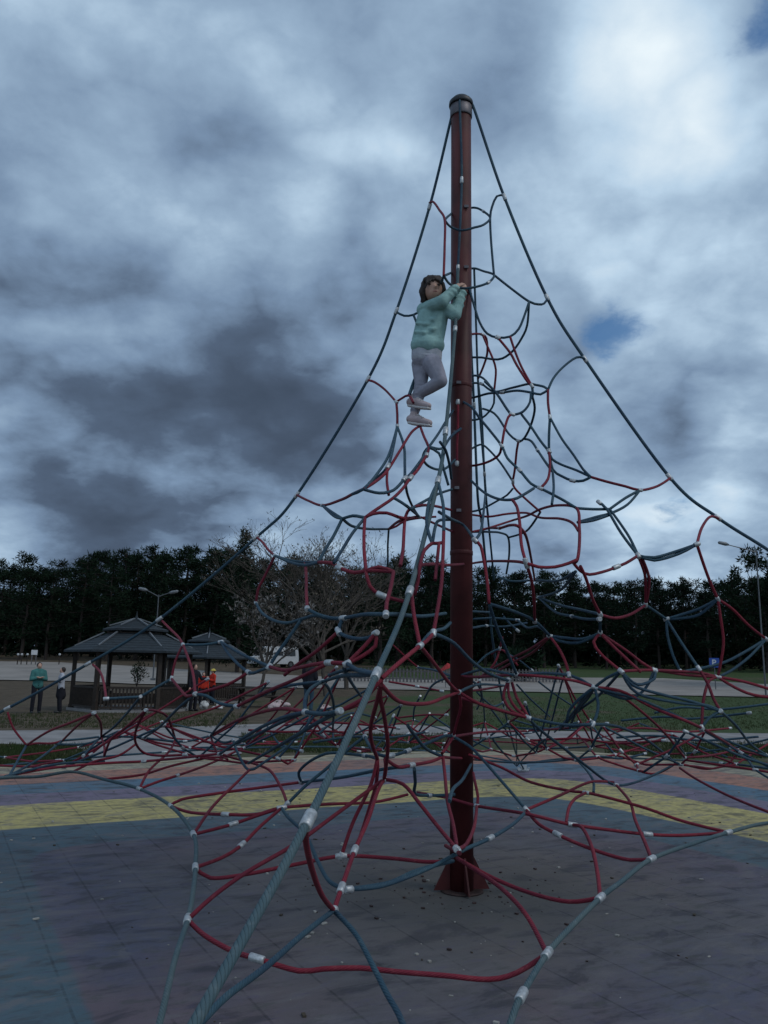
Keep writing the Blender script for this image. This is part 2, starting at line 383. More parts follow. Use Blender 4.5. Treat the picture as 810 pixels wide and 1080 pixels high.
r n ; 250,746:n.95 280,730 315,715 350,700:n.9
r n ; 154,749:n1* 165,750 177,757 185,780:z.9
r n ; 154,750:n1 144,768 143,783 152,794:z.85 170,797 195,796:z.85*
r z.8 ; 110,797:z.82 117,780 132,768 152,751:n1
b z.9 ; 150,778:z.9* 165,780 195,782* 222,776:z.9*
r z.85 ; 222,776:z.9 250,760 290,748 322,751:n.9
b z.9 ; 220,777:z.9 235,760 245,748:n.95
r z.8 ; 75,814:z.7 100,803 125,797 143,785:z.88
r z.8 ; 10,818:z.72 55,810 110,805 152,803:z.8* 195,799 230,796:z.82*
r z.75 ; 110,821:z.68 150,817 180,808 215,800
r z.75 ; 147,829:z.65 168,824 187,818:z.72* 215,808 238,798 262,785
r z.75 ; 148,828:z.65 158,812 178,793 190,780:z.9
b z.75 ; 8,819:z.74 20,800 28,787:z.85
b z.75 ; 14,819:z.74 40,801 64,782:z.85
b z.75 ; 5,819:z.74 60,806 110,803:z.75
r z.8 ; 233,797:z.82 248,800:z.8 270,806
b z.85 ; 222,778:z.9 235,783 246,781:z.95
b z.85 ; 250,784:z.95 270,775 300,760 322,752:n.9
r z.8 ; 222,777:z.9 228,792 240,801:z.8
b n ; 233,678:n1.05 243,692 262,709:n1* 275,707 284,703:n1.05
b n ; 233,677:n1.05 255,690 284,703:n1.05
r n ; 194,682:n1.05 203,708 206,732:n1
r n ; 262,710:n1 240,722 206,732:n1
# right of the pole, low
r z.8 ; 500,850:z.68 504,840 501,825:z.8 499,815
r z.8 ; 470,797:z1 469,815 472,845 478,870 481,895:z.7
r z.7 ; 503,852:z.68 500,872 492,890 484,899:z.7*
b z.9 ; 497,806:d6.0 488,822 478,832 474,845
r z.9 ; 480,780:z1.1 470,790 472,798:z1 490,800 500,806:z.9
b z.9 ; 470,797:z1 450,790 437,775 430,765:n.6
r z.6 ; 482,905:z.6 505,920 530,938 555,965 577,1003:z.5
r z.6 ; 484,908:z.6 520,926 560,942 600,951 632,949:z.55
r z.6 ; 485,900:z.7 470,892
# back anchor lines
b z.5 ; 545,808:d13.2 530,793 520,780:z1
b z.5 ; 548,808:d13.2 560,792 575,780:z1
b z.5 ; 546,808:d13.2 545,790 544,770:z.8
b n ; 568,631:f.8 590,623 607,603:n1.05
# tangle round the foot of the mast
b f.5 ; 476,645:d6.2 500,645 518,646:f.5
b f.6 ; 499,653:f.5 520,652 546,654:f.6*
b f.5 ; 487,664:d6.2 500,662 513,660:f.5* 531,661 556,657:f.7
b f.6 ; 531,650:f.6 538,658 546,665:f.6*
b f.7 ; 545,655:f.6 556,662 568,661 580,671:n.8
r f.6 ; 512,712:f.5 523,697 527,684:f.6* 530,672
r f.6 ; 518,690:f.6 527,685 536,690:f.6 546,702
b f.6 ; 500,704:f.5 513,691 527,684:f.6
b f.6 ; 533,688:f.6 547,696 561,707:f.7*
b f.6 ; 482,728:d6.2 505,722 532,723:f.6*
r f.5 ; 492,729:d6.2 510,727 530,726:f.5*
b f.5 ; 503,730:f.5 512,739 521,745 531,741:f.6*
b f.8 ; 568,719:f.7 585,732 603,744:f.8
b f.7 ; 545,722:f.7 560,738 580,756:f.8
r n.6 ; 486,736:n.5 515,745 540,753 557,757:n.75
b f.6 ; 518,748:f.6 530,764 537,777:f.7
r f.7 ; 478,775:f.6 515,772 556,771:f.7* 600,768
b f.8 ; 532,766:f.7 566,769 600,767 640,763:f.8*
b f.8 ; 540,759:f.7 575,768 612,770:f.8
b f.7 ; 590,770:f.8 610,750 632,733 655,708:n1.05
b f.7 ; 585,772:f.8 600,757 618,739 627,725:n.9
b f.6 ; 447,738:f.6 455,724 466,717 482,714:d6.2
b f.6 ; 497,718:d6.2 505,724 508,736 503,748:f.6
r f.7 ; 410,719:f.8 440,724:f.7* 466,729:f.6*
r f.8 ; 414,680:f.8 428,693 441,704:f.7*
b f.7 ; 441,704:f.7 459,707 476,713:d6.2
b f.7 ; 436,760:f.7 437,747 443,735:f.7*
r f.7 ; 420,757:f.8 448,754 471,754:f.6*
b z.9 ; 282,766:z.95 288,776 296,785:z.9* 318,792:z.88*
r z.95 ; 262,770:z1 300,772 335,771 372,773:z.95*
b z1 ; 318,771:z1 343,757 366,746:z1.05
b z1 ; 336,774:z1 352,761 372,752 396,757:z1.05*
r z1 ; 300,765:z1 340,762 380,764 420,768:z1*
b z.95 ; 330,783:z.95 372,777 410,778 450,772:z1*
r z1 ; 640,770:z1 680,768 720,772 770,768:z1*
b z1 ; 650,778:z.95 690,776 740,781 800,777:z1
r z.95 ; 560,781:z.9 610,779 650,784 700,781:z.95*
b f.9 ; 690,752:f.8 720,746 760,748 815,742:f1
b f.9 ; 655,760:f.8 700,756 730,758 790,752:f.95*
'''
# ================================================================== helpers
def material(name, col, rough=.7, metal=0.0, var=.25, scale=6.0, bump=0.0, bscale=40.0, col2=None, spec=.4):
    m = bpy.data.materials.new(name); m.use_nodes = True
    t = NT(m.node_tree); b = t.n['Principled BSDF']
    co = t.new('ShaderNodeTexCoord').outputs['Object']
    n = t.noise(co, scale, 5, .6)
    c2 = col2 or tuple(c * (1 - var) for c in col)
    c1 = col if col2 else tuple(min(1, c * (1 + var)) for c in col)
    t.link(t.mix(t.smooth(n, .3, .7), c1, c2), b.inputs['Base Color'])
    b.inputs['Roughness'].default_value = rough; b.inputs['Metallic'].default_value = metal
    b.inputs['Specular IOR Level'].default_value = spec
    if bump:
        bn = t.new('ShaderNodeBump'); bn.inputs['Strength'].default_value = bump; bn.inputs['Distance'].default_value = .01
        t.link(t.noise(co, bscale, 4), bn.inputs['Height']); t.link(bn.outputs[0], b.inputs['Normal'])
    return m
def rope_material(name, c1, c2, c3):
    m = bpy.data.materials.new(name); m.use_nodes = True
    t = NT(m.node_tree); b = t.n['Principled BSDF']
    tcn = t.new('ShaderNodeTexCoord')
    s = t.new('ShaderNodeSeparateXYZ'); t.link(tcn.outputs['UV'], s.inputs[0])
    ph = t.math('ADD', t.math('MULTIPLY', s.outputs[0], 52.0), t.math('MULTIPLY', s.outputs[1], 6.0))
    tw = t.math('ABSOLUTE', t.math('SINE', t.math('MULTIPLY', ph, math.pi)))
    n = t.noise(tcn.outputs['Object'], 2.2, 4, .6); n2 = t.noise(tcn.outputs['Object'], 30, 3, .6)
    c = t.mix(t.smooth(n, .35, .65), c1, c2)
    c = t.mix(t.math('MULTIPLY', t.smooth(n2, .5, .75), .5), c, c3)
    groove = t.smooth(tw, 0.0, .35, .45, 1.0)                       # darker in the hollows between the twisted strands
    gm = t.new('ShaderNodeMix', data_type='RGBA', blend_type='MULTIPLY'); gm.inputs[0].default_value = 1
    t.link(c, gm.inputs[6]); t.link(groove, gm.inputs[7]); t.link(gm.outputs[2], b.inputs['Base Color'])
    bn = t.new('ShaderNodeBump'); bn.inputs['Strength'].default_value = .7; bn.inputs['Distance'].default_value = .002
    t.link(tw, bn.inputs['Height']); t.link(bn.outputs[0], b.inputs['Normal'])
    b.inputs['Roughness'].default_value = .75; b.inputs['Specular IOR Level'].default_value = .3
    return m
class MB:
    """collects faces, then links them as one mesh object"""
    def __init__(s): s.v = []; s.f = []; s.uv = []; s.mi = []; s.m = 0
    def face(s, idx, uv=None): s.f.append(idx); s.uv.append(uv); s.mi.append(s.m)
    def box(s, c, d, rot=0, tilt=None):
        b = len(s.v); M = Matrix.Rotation(rot, 3, 'Z')
        if tilt is not None: M = tilt
        for sx in (-1, 1):
            for sy in (-1, 1):
                for sz in (-1, 1): s.v.append(Vector(c) + M @ Vector((sx * d[0] / 2, sy * d[1] / 2, sz * d[2] / 2)))
        for q in ((0, 1, 3, 2), (4, 6, 7, 5), (0, 4, 5, 1), (2, 3, 7, 6), (0, 2, 6, 4), (1, 5, 7, 3)): s.face([b + i for i in q])
    def bar(s, a, c, w, h=None):
        a, c = Vector(a), Vector(c); d = c - a
        q = d.to_track_quat('Z', 'Y').to_matrix()
        s.box((a + c) / 2, (w, h or w, d.length), tilt=q)
    def tube(s, pts, rad, n=8, caps=True):
        pts = [Vector(p) for p in pts]
        if not hasattr(rad, '__len__'): rad = [rad] * len(pts)
        base = len(s.v); up = None; L = 0; Ls = []
        for i, p in enumerate(pts):
            t = (pts[min(i + 1, len(pts) - 1)] - pts[max(i - 1, 0)])
            if t.length < 1e-7: t = Vector((0, 0, 1))
            t.normalize()
            if up is None:
                up = Vector((0, 0, 1)) if abs(t.z) < .9 else Vector((1, 0, 0))
            x = up - t * up.dot(t)
            if x.length < 1e-5: x = t.orthogonal()
            x.normalize(); y = t.cross(x); up = x
            if i: L += (p - pts[i - 1]).length
            Ls.append(L)
            for k in range(n):
                a = 2 * math.pi * k / n
                s.v.append(p + (x * math.cos(a) + y * math.sin(a)) * rad[i])
        for i in range(len(pts) - 1):
            for k in range(n):
                k2 = (k + 1) % n
                s.face([base + i * n + k, base + i * n + k2, base + (i + 1) * n + k2, base + (i + 1) * n + k],
                       [(Ls[i], k / n), (Ls[i], (k + 1) / n), (Ls[i + 1], (k + 1) / n), (Ls[i + 1], k / n)])
        if caps:
            s.face([base + k for k in range(n)][::-1]); e = base + (len(pts) - 1) * n
            s.face([e + k for k in range(n)])
    def poly(s, pts):
        b = len(s.v); s.v += [Vector(p) for p in pts]; s.face(list(range(b, b + len(pts))))
    def prism(s, pts, z0, z1):
        n = len(pts); b = len(s.v)
        for z in (z0, z1): s.v += [Vector((p[0], p[1], z)) for p in pts]
        s.face([b + i for i in range(n)][::-1]); s.face([b + n + i for i in range(n)])
        for i in range(n): s.face([b + i, b + (i + 1) % n, b + n + (i + 1) % n, b + n + i])
    def lathe(s, prof, n=20, c=(0, 0, 0)):
        b = len(s.v)
        for r, z in prof:
            for k in range(n):
                a = 2 * math.pi * k / n
                s.v.append(Vector((c[0] + r * math.cos(a), c[1] + r * math.sin(a), c[2] + z)))
        for i in range(len(prof) - 1):
            for k in range(n): s.face([b + i * n + k, b + i * n + (k + 1) % n, b + (i + 1) * n + (k + 1) % n, b + (i + 1) * n + k])
        s.face([b + k for k in range(n)][::-1]); e = b + (len(prof) - 1) * n; s.face([e + k for k in range(n)])
    def ball(s, c, r, seg=10, rings=7):
        b = len(s.v); r = (r, r, r) if not hasattr(r, '__len__') else r
        pr = []
        for i in range(rings + 1):
            th = math.pi * i / rings; pr.append((max(1e-4, math.sin(th)), -math.cos(th)))
        for rr, z in pr:
            for k in range(seg):
                a = 2 * math.pi * k / seg
                s.v.append(Vector((c[0] + r[0] * rr * math.cos(a), c[1] + r[1] * rr * math.sin(a), c[2] + r[2] * z)))
        for i in range(rings):
            for k in range(seg): s.face([b + i * seg + k, b + i * seg + (k + 1) % seg, b + (i + 1) * seg + (k + 1) % seg, b + (i + 1) * seg + k])
    def mesh(s, name, mats, smooth=False):
        me = bpy.data.meshes.new(name); me.from_pydata([tuple(v) for v in s.v], [], s.f)
        mats = mats if isinstance(mats, (list, tuple)) else [mats]
        for m in mats: me.materials.append(m)
        if len(mats) > 1: me.polygons.foreach_set('material_index', s.mi)
        if any(s.uv):
            ul = me.uv_layers.new(name='UVMap'); i = 0
            flat = []
            for f, u in zip(s.f, s.uv):
                for k in range(len(f)): flat += list(u[k]) if u else [0, 0]
            ul.data.foreach_set('uv', flat)
        if smooth: me.polygons.foreach_set('use_smooth', [len(f) == 4 for f in s.f])
        me.update(); return me
    def build(s, name, mats, parent=None, smooth=False, loc=None):
        o = bpy.data.objects.new(name, s.mesh(name, mats, smooth)); C.objects.link(o)
        if parent: o.parent = parent
        if loc: o.location = loc
        return o
def tag(o, label=None, cat=None, group=None, kind=None):
    if label: o['label'] = label
    if cat: o['category'] = cat
    if group: o['group'] = group
    if kind: o['kind'] = kind
    return o
def empty(name, loc, rz=0.0):
    o = bpy.data.objects.new(name, None); C.objects.link(o); o.location = loc; o.rotation_euler = (0, 0, rz); o.empty_display_size = .2
    return o
def copy_tree(o, parent=None):
    c = o.copy(); C.objects.link(c); c.parent = parent
    for ch in [q for q in bpy.data.objects if q.parent == o]: copy_tree(ch, c)
    return c
# ---- the lie of the land: flat round the playground, rising gently towards the wood
def tz(x, y):
    d = math.hypot(x * .35, y)
    if d < 35: return -.03
    if d < 75: return -.03 + 1.15 * ((d - 35) / 40) ** 1.6
    if d < 150: return 1.12 + (d - 75) * .046
    return 1.12 + 75 * .046 + (d - 150) * .02
def at(x, y, D): return Vector((0, 0, EYE)) + ray(x, y) * D
def ground(x, y, guess=20):
    """where the sight line meets the land"""
    r = ray(x, y); lo, hi = 1.0, 400.0
    f = lambda D: EYE + r.z * D - tz(r.x * D, D)
    D = 2.0
    while D < 400 and f(D) > 0: D *= 1.02
    lo, hi = D / 1.02, D
    for _ in range(30):
        m = (lo + hi) / 2
        if f(m) > 0: lo = m
        else: hi = m
    p = at(x, y, hi); return Vector((p.x, p.y, tz(p.x, p.y)))
# ================================================================== materials
M = {}
M['blue_rope'] = rope_material('blue_rope', (.018, .046, .080), (.030, .072, .102), (.08, .12, .14))
M['red_rope'] = rope_material('red_rope', (.19, .014, .030), (.120, .010, .026), (.22, .05, .06))
M['worn_rope'] = rope_material('worn_rope', (.046, .084, .104), (.070, .106, .118), (.125, .155, .17))
M['alu'] = material('clamp_aluminium', (.38, .40, .42), .45, .45, .25, 60)
M['pole'] = material('painted_pole', (.058, .012, .013), .55, 0, .35, 3, .08, 60, spec=.25)
M['cap'] = material('pole_cap', (.022, .024, .03), .5, .3)
M['collar'] = material('pole_collar', (.12, .11, .125), .5, .4)
M['iron'] = material('rusty_iron', (.05, .03, .028), .7, .3, .4, 14)
M['concrete'] = material('concrete_path', (.20, .19, .19), .9, 0, .22, 1.3, .2, 30)
M['gravel'] = material('pale_gravel', (.215, .195, .18), .95, 0, .18, .35, .2, 8)
M['kerb'] = material('kerb_concrete', (.25, .22, .16), .9, 0, .2, 2, .2, 30)
M['wood'] = material('dark_wood', (.026, .018, .014), .75, 0, .3, 9, .3, 30)
M['roof'] = material('roof_shingle', (.015, .022, .029), .8, 0, .3, 8, .4, 14)
M['ridge'] = material('ridge_tin', (.16, .17, .185), .5, .4)
M['white'] = material('white_paint', (.46, .47, .49), .5, 0, .08)
M['glass'] = material('car_glass', (.015, .018, .022), .1, 0, .1)
M['black'] = material('black_rubber', (.012, .012, .013), .8)
M['picket'] = material('weathered_picket', (.095, .09, .095), .85, 0, .25, 5)
M['steel'] = material('galvanised_steel', (.11, .115, .125), .5, .6, .15)
M['sign_blue'] = material('sign_blue', (.015, .06, .30), .45, 0, .08)
M['bark'] = material('bark', (.030, .022, .019), .95, 0, .35, 8, .5, 20)
M['greybark'] = material('grey_bark', (.060, .050, .043), .95, 0, .3, 8, .4, 20)
M['needle1'] = material('pine_needles_dark', (.009, .017, .011), .8, 0, .45, 1.2, spec=.03)
M['needle2'] = material('pine_needles', (.012, .022, .013), .8, 0, .45, 1.2, spec=.03)
M['leaf'] = material('spring_leaves', (.060, .080, .038), .8, 0, .4, 1.5, spec=.03)
M['bud'] = material('pale_buds', (.085, .072, .058), .8, 0, .35, 2, spec=.03)
M['blossom'] = material('pale_blossom', (.14, .13, .125), .8, 0, .35, 2, spec=.03)
M['grass'] = material('grass_blades', (.028, .048, .018), .85, 0, .4, .7, col2=(.052, .054, .028), spec=.03)
# ================================================================== ground
g = bpy.data.materials.new('grass_and_bare_earth'); g.use_nodes = True
t = NT(g.node_tree); b = t.n['Principled BSDF']; co = t.new('ShaderNodeTexCoord').outputs['Object']
na, nb, nc = t.noise(co, .11, 5, .6, .4), t.noise(co, 1.7, 6, .65), t.noise(co, 14, 4, .6)
gr = t.mix(t.smooth(nc, .3, .7), (.030, .055, .021), (.055, .074, .033))
ea = t.mix(t.smooth(nb, .35, .65), (.095, .075, .056), (.062, .050, .036))
sx = t.new('ShaderNodeSeparateXYZ'); t.link(co, sx.inputs[0])
ms = t.math('ADD', t.math('MULTIPLY', na, 1.5), t.math('MULTIPLY', nb, .45))
ms = t.math('ADD', ms, t.smooth(sx.outputs[0], -14, 12, -.42, .08))          # the grass grows thicker towards the right
t.link(t.mix(t.smooth(ms, .72, 1.0), ea, gr), b.inputs['Base Color']); b.inputs['Roughness'].default_value = .95
b.inputs['Specular IOR Level'].default_value = .1
bn = t.new('ShaderNodeBump'); bn.inputs['Strength'].default_value = .6; bn.inputs['Distance'].default_value = .05
t.link(nc, bn.inputs['Height']); t.link(bn.outputs[0], b.inputs['Normal'])
mb = MB()
ys = [-40, -20, 0, 10, 20, 30] + list(range(34, 160, 4)) + [170, 200, 240, 300, 400, 520]
xs = list(range(-400, -120, 40)) + list(range(-120, 121, 8)) + list(range(160, 401, 40))
for y in ys:
    for x in xs: mb.v.append(Vector((x, y, tz(x, y) - (0 if y > 16 else .0))))
nx = len(xs)
for j in range(len(ys) - 1):
    for i in range(nx - 1): mb.face([j * nx + i, j * nx + i + 1, (j + 1) * nx + i + 1, (j + 1) * nx + i])
tag(mb.build('ground', g, smooth=True), kind='structure')
# painted play surface: a big rounded square turned about 28 degrees, with bands of colour round a worn violet middle
PX, PY = .585, 6.08
ROT = R(28)
ps = bpy.data.materials.new('painted_concrete'); ps.use_nodes = True
t = NT(ps.node_tree); b = t.n['Principled BSDF']; co = t.new('ShaderNodeTexCoord').outputs['Object']
wob = t.noise(co, 1.1, 3, .5); fine = t.noise(co, 9, 6, .7); grain = t.noise(co, 120, 3, .7); big = t.noise(co, .45, 5, .6, .6); streak_v = t.new('ShaderNodeMapping')
t.link(co, streak_v.inputs[0]); streak_v.inputs['Scale'].default_value = (.5, 5, 1); streak = t.noise(streak_v.outputs[0], 1.6, 6, .65)
sp = t.new('ShaderNodeSeparateXYZ'); t.link(co, sp.inputs[0])
ax = t.math('ABSOLUTE', sp.outputs[0]); ay = t.math('ABSOLUTE', sp.outputs[1])
e = t.math('POWER', t.math('ADD', t.math('POWER', ax, 9.0), t.math('POWER', ay, 9.0)), 1 / 9)
e = t.math('ADD', e, t.math('MULTIPLY', t.math('SUBTRACT', wob, .5), .10))
e = t.math('ADD', e, t.math('MULTIPLY', t.math('SUBTRACT', fine, .5), .05))
def bands(stops):
    c = None
    for lo, col in stops:
        c = col if c is None else t.mix(t.smooth(e, lo - .025, lo + .025), c, col)
    return c
mid = t.mix(t.smooth(big, .38, .62), (.108, .085, .104), (.074, .080, .126))
mid = t.mix(t.smooth(e, 2.5, 1.0, 0, .6), mid, (.112, .106, .094))
mid = t.mix(t.math('MULTIPLY', t.smooth(streak, .5, .75), .6), mid, (0.096, 0.083, 0.089))
bc = bands([(0, mid), (2.62, (.060, .098, .125)), (3.55, (.40, .34, .13)), (4.95, (.145, .120, .180)), (5.75, (.066, .130, .190)), (6.6, (.31, .150, .105)), (7.75, (.30, .27, .19))])
wear = t.math('MULTIPLY', t.smooth(t.math('ADD', t.math('MULTIPLY', fine, .6), t.math('MULTIPLY', big, .4)), .42, .66), .75)
bc = t.mix(wear, bc, (.088, .084, .092))
bc = t.mix(t.math('MULTIPLY', t.smooth(streak, .42, .30), .45), bc, (.06, .06, .075))
bc = t.mix(t.math('MULTIPLY', t.smooth(grain, .58, .72), .45), bc, (.05, .05, .055))
bc = t.mix(t.math('MULTIPLY', t.smooth(grain, .40, .30), .3), bc, (.16, .155, .155))
blot_v = t.new('ShaderNodeMapping'); t.link(co, blot_v.inputs[0]); blot_v.inputs['Scale'].default_value = (1, 2.2, 1); blot_v.inputs['Rotation'].default_value = (0, 0, R(-28))
blot = t.noise(blot_v.outputs[0], 2.3, 7, .68, .5); blot2 = t.noise(blot_v.outputs[0], 5.5, 6, .7, .3)
bc = t.mix(t.math('MULTIPLY', t.smooth(blot, .50, .63), .62), bc, (.032, .032, .042))                 # damp and soot
bc = t.mix(t.math('MULTIPLY', t.smooth(blot, .48, .36), .55), bc, (.125, .118, .128))                # paint rubbed down to the pale base
bc = t.mix(t.math('MULTIPLY', t.smooth(blot2, .54, .66), .55), bc, (.060, .066, .062))
bc = t.mix(t.math('MULTIPLY', t.smooth(blot2, .45, .33), .40), bc, (.080, .072, .125))
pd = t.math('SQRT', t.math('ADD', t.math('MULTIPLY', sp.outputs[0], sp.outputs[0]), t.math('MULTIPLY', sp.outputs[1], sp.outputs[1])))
bc = t.mix(t.math('MULTIPLY', t.smooth(t.math('ADD', pd, t.math('MULTIPLY', t.math('SUBTRACT', blot, .5), 1.6)), 1.5, .2), .6), bc, (.062, .060, .052))   # darker, olive-toned patch round the foot of the pole
jf = None
for ax_, step, off, wd, am in ((0, .375, .255, .026, .50), (1, .75, .11, .016, .16)):
    q = t.math('FRACT', t.math('DIVIDE', t.math('ADD', sp.outputs[ax_], off + 30 * step + 0.0), step))
    q = t.math('ABSOLUTE', t.math('SUBTRACT', q, .5))
    ln = t.math('MULTIPLY', t.smooth(q, wd, wd * .35), t.math('MULTIPLY', t.smooth(blot, .36, .60, .0, 1.0), am))
    jf = ln if jf is None else t.math('MAXIMUM', jf, ln)
bc = t.mix(jf, bc, (.022, .022, .026))
t.link(bc, b.inputs['Base Color']); b.inputs['Roughness'].default_value = .82; b.inputs['Specular IOR Level'].default_value = .25
bn = t.new('ShaderNodeBump'); bn.inputs['Strength'].default_value = .35; bn.inputs['Distance'].default_value = .006
t.link(t.math('SUBTRACT', t.math('ADD', grain, fine), t.math('MULTIPLY', jf, 2.0)), bn.inputs['Height']); t.link(bn.outputs[0], b.inputs['Normal'])
def rsq(half, p=6, n=96):
    o = []
    for k in range(n):
        a = 2 * math.pi * k / n; c, s = math.cos(a), math.sin(a)
        r = half / (abs(c) ** p + abs(s) ** p) ** (1 / p); o.append((r * c, r * s))
    return o
mb = MB(); mb.prism(rsq(8.4), -.12, 0)
o = mb.build('play_surface', ps); o.location = (PX, PY, 0); o.rotation_euler = (0, 0, ROT); tag(o, kind='structure')
mb = MB(); a_, b_ = rsq(8.4), rsq(8.62)
for i in range(96):
    j = (i + 1) % 96
    mb.face([len(mb.v) + k for k in range(4)]); mb.v += [Vector((*a_[i], .012)), Vector((*b_[i], .012)), Vector((*b_[j], .012)), Vector((*a_[j], .012))]
    mb.face([len(mb.v) + k for k in range(4)]); mb.v += [Vector((*b_[i], .012)), Vector((*b_[i], -.1)), Vector((*b_[j], -.1)), Vector((*b_[j], .012))]
    mb.face([len(mb.v) + k for k in range(4)]); mb.v += [Vector((*a_[j], .012)), Vector((*a_[j], -.05)), Vector((*a_[i], -.05)), Vector((*a_[i], .012))]
o = mb.build('kerb', M['kerb']); o.location = (PX, PY, 0); o.rotation_euler = (0, 0, ROT); tag(o, kind='structure')
def strip(name, pix_top, pix_bot, mat, dz=.02):
    """a sheet laid on the land between two lines seen in the photo"""
    mb = MB()
    def dense(p):
        o = []
        for a, c in zip(p, p[1:]):
            for k in range(6): o.append((a[0] + (c[0] - a[0]) * k / 6, a[1] + (c[1] - a[1]) * k / 6))
        return o + [p[-1]]
    A, B = dense(pix_top), dense(pix_bot); rows = 10
    for p, q in zip(A, B):
        P, Q2 = ground(*p), ground(*q)
        for k in range(rows + 1):
            w = P.lerp(Q2, k / rows); mb.v.append(Vector((w.x, w.y, tz(w.x, w.y) + dz)))
    n = rows + 1
    for i in range(len(A) - 1):
        for k in range(rows): mb.face([i * n + k, i * n + k + 1, (i + 1) * n + k + 1, (i + 1) * n + k])
    return tag(mb.build(name, mat, smooth=True), kind='structure')
strip('path', [(-700, 752), (-200, 766), (0, 771), (120, 770), (300, 763), (430, 765), (560, 771), (700, 773), (830, 774), (1000, 778), (1400, 787)], [(-700, 768), (-200, 781), (0, 785), (60, 787), (300, 774), (430, 775), (560, 780), (700, 783), (830, 786), (1000, 791), (1400, 802)], M['concrete'], .012)
strip('path', [(78, 783), (150, 776), (250, 771)], [(100, 806), (170, 806), (255, 796)], M['concrete'], .020)
strip('gravel_road', [(-700, 686), (-260, 695), (0, 698), (60, 699), (140, 703), (230, 709), (330, 714), (440, 716)], [(-700, 712), (-260, 717), (0, 718), (70, 719), (140, 722), (230, 724), (330, 727), (440, 726)], M['gravel'], .06)
strip('gravel_road', [(400, 719), (480, 717), (580, 715), (700, 716), (800, 722), (900, 724), (1300, 733)], [(400, 728), (480, 729), (580, 731), (700, 734), (800, 736), (900, 740), (1300, 756)], M['gravel'], .06)
# short grass beside the paths
mb = MB()
for (x0, y0, x1, y1, n) in ((0, 786, 95, 812, 2600), (255, 774, 470, 794, 3500), (540, 735, 815, 770, 4500), (640, 783, 815, 800, 2200), (470, 735, 560, 770, 1200), (0, 752, 260, 768, 2200)):
    for _ in range(n):
        p = ground(random.uniform(x0, x1), random.uniform(y0, y1))
        q = Vector((p.x - PX, p.y - PY)); c, s = math.cos(ROT), math.sin(ROT)
        if (abs(q.x * c + q.y * s) ** 6 + abs(-q.x * s + q.y * c) ** 6) ** (1 / 6) < 8.65: continue
        for _k in range(3):
            a = random.uniform(0, 6.28); h = random.uniform(.03, .085); w = .008
            o2 = p + Vector((random.uniform(-.06, .06), random.uniform(-.06, .06), 0)); d = Vector((math.cos(a), math.sin(a), 0)); l = Vector((random.uniform(-.03, .03), random.uniform(-.03, .03), h))
            mb.poly([o2 - d * w, o2 + d * w, o2 + l])
tag(mb.build('grass', M['grass']), kind='stuff')
# fallen grit and leaves round the foot of the pole
mb = MB()
for _ in range(170):
    a = random.uniform(0, 6.28); r = abs(random.gauss(.25, .75)); x, y = PX + r * math.cos(a), PY + r * .8 * math.sin(a)
    if math.hypot(x - PX, y - PY) < .2: continue
    s = random.choice((.004, .006, .008, .015)); q = Matrix.Rotation(random.uniform(0, 6), 3, 'Z')
    mb.box((x, y, s * .3 + .001), (s * 1.6, s, s * .6), tilt=q)
tag(mb.build('debris', M['iron']), kind='stuff')
mb = MB()                                                           # pale grit, dry leaves and crumbs scattered over the paint
for _ in range(520):
    x, y = random.uniform(-3.2, 5.5), random.uniform(2.2, 11.5); s = random.choice((.004, .005, .006, .009, .016)); q = Matrix.Rotation(random.uniform(0, 6), 3, 'Z')
    mb.m = random.choice((0, 0, 1)); mb.box((x, y, s * .25 + .001), (s * random.uniform(1, 2.4), s, s * .5), tilt=q)
tag(mb.build('grit', [material('pale_grit', (.30, .29, .27), .9), material('dry_leaf', (.045, .035, .025), .9)]), kind='stuff')
# ================================================================== the climbing pyramid
AZ = {'L': R(168), 'R': R(348), 'F': R(258), 'B': R(77)}
PROF = [(0, 7.35), (.4, 5.7), (.83, 4.47), (1.09, 3.76), (1.49, 2.96), (1.87, 2.35), (2.36, 1.95), (2.58, 1.72), (2.88, 1.41), (3.05, 1.1), (3.8, .85), (4.36, .6), (5.25, .3), (6.14, .08), (9, .02)]
def prof(h):
    if h <= 0: return 7.35
    for (a, ra), (c, rc) in zip(PROF, PROF[1:]):
        if h <= c: return ra + (rc - ra) * (h - a) / (c - a)
    return .02
def gap(P):
    """how far a point lies outside the net: its distance from the pole minus that of the sagging side at its height and bearing"""
    dx, dy = P.x - PX, P.y - PY
    g_ = 1 - .36 * math.sin(2 * (math.atan2(dy, dx) - AZ['L'])) ** 2
    return math.hypot(dx, dy), prof(P.z) * g_
def lift(x, y, sp):
    k, val = sp[0], sp[1:]
    r = ray(x, y)
    if k == 'z': return (float(val) - EYE) / r.z
    if k == 'd': return float(val)
    if k == 'e':
        c, s = math.cos(AZ[val]), math.sin(AZ[val])         # r.x t - PX = q c ; t - PY = q s
        return (PX * s - PY * c) / (r.x * s - c)
    f = float(val) if val else 1.0
    best, bd, prev, roots = None, 1e9, None, []
    D = 1.6
    while D < 14:
        rho, rr = gap(at(x, y, D)); q = rho - rr * f
        if q < bd: bd, best = q, D
        if prev is not None and (q < 0) != (prev < 0): roots.append(D - .02)
        prev = q; D += .04
    D = best if not roots else (roots[0] if k == 'n' else roots[-1])
    if k == 'n' and y > 580:                                         # away from the front rope the low netting hangs further in
        xf = 432 - (y - 624) * .43
        a = min(1, abs(x - xf) / 150); c = min(1, (y - 580) / 90)
        D += max(0, 6.3 - D) * .5 * a * a * (3 - 2 * a) * c
    return D
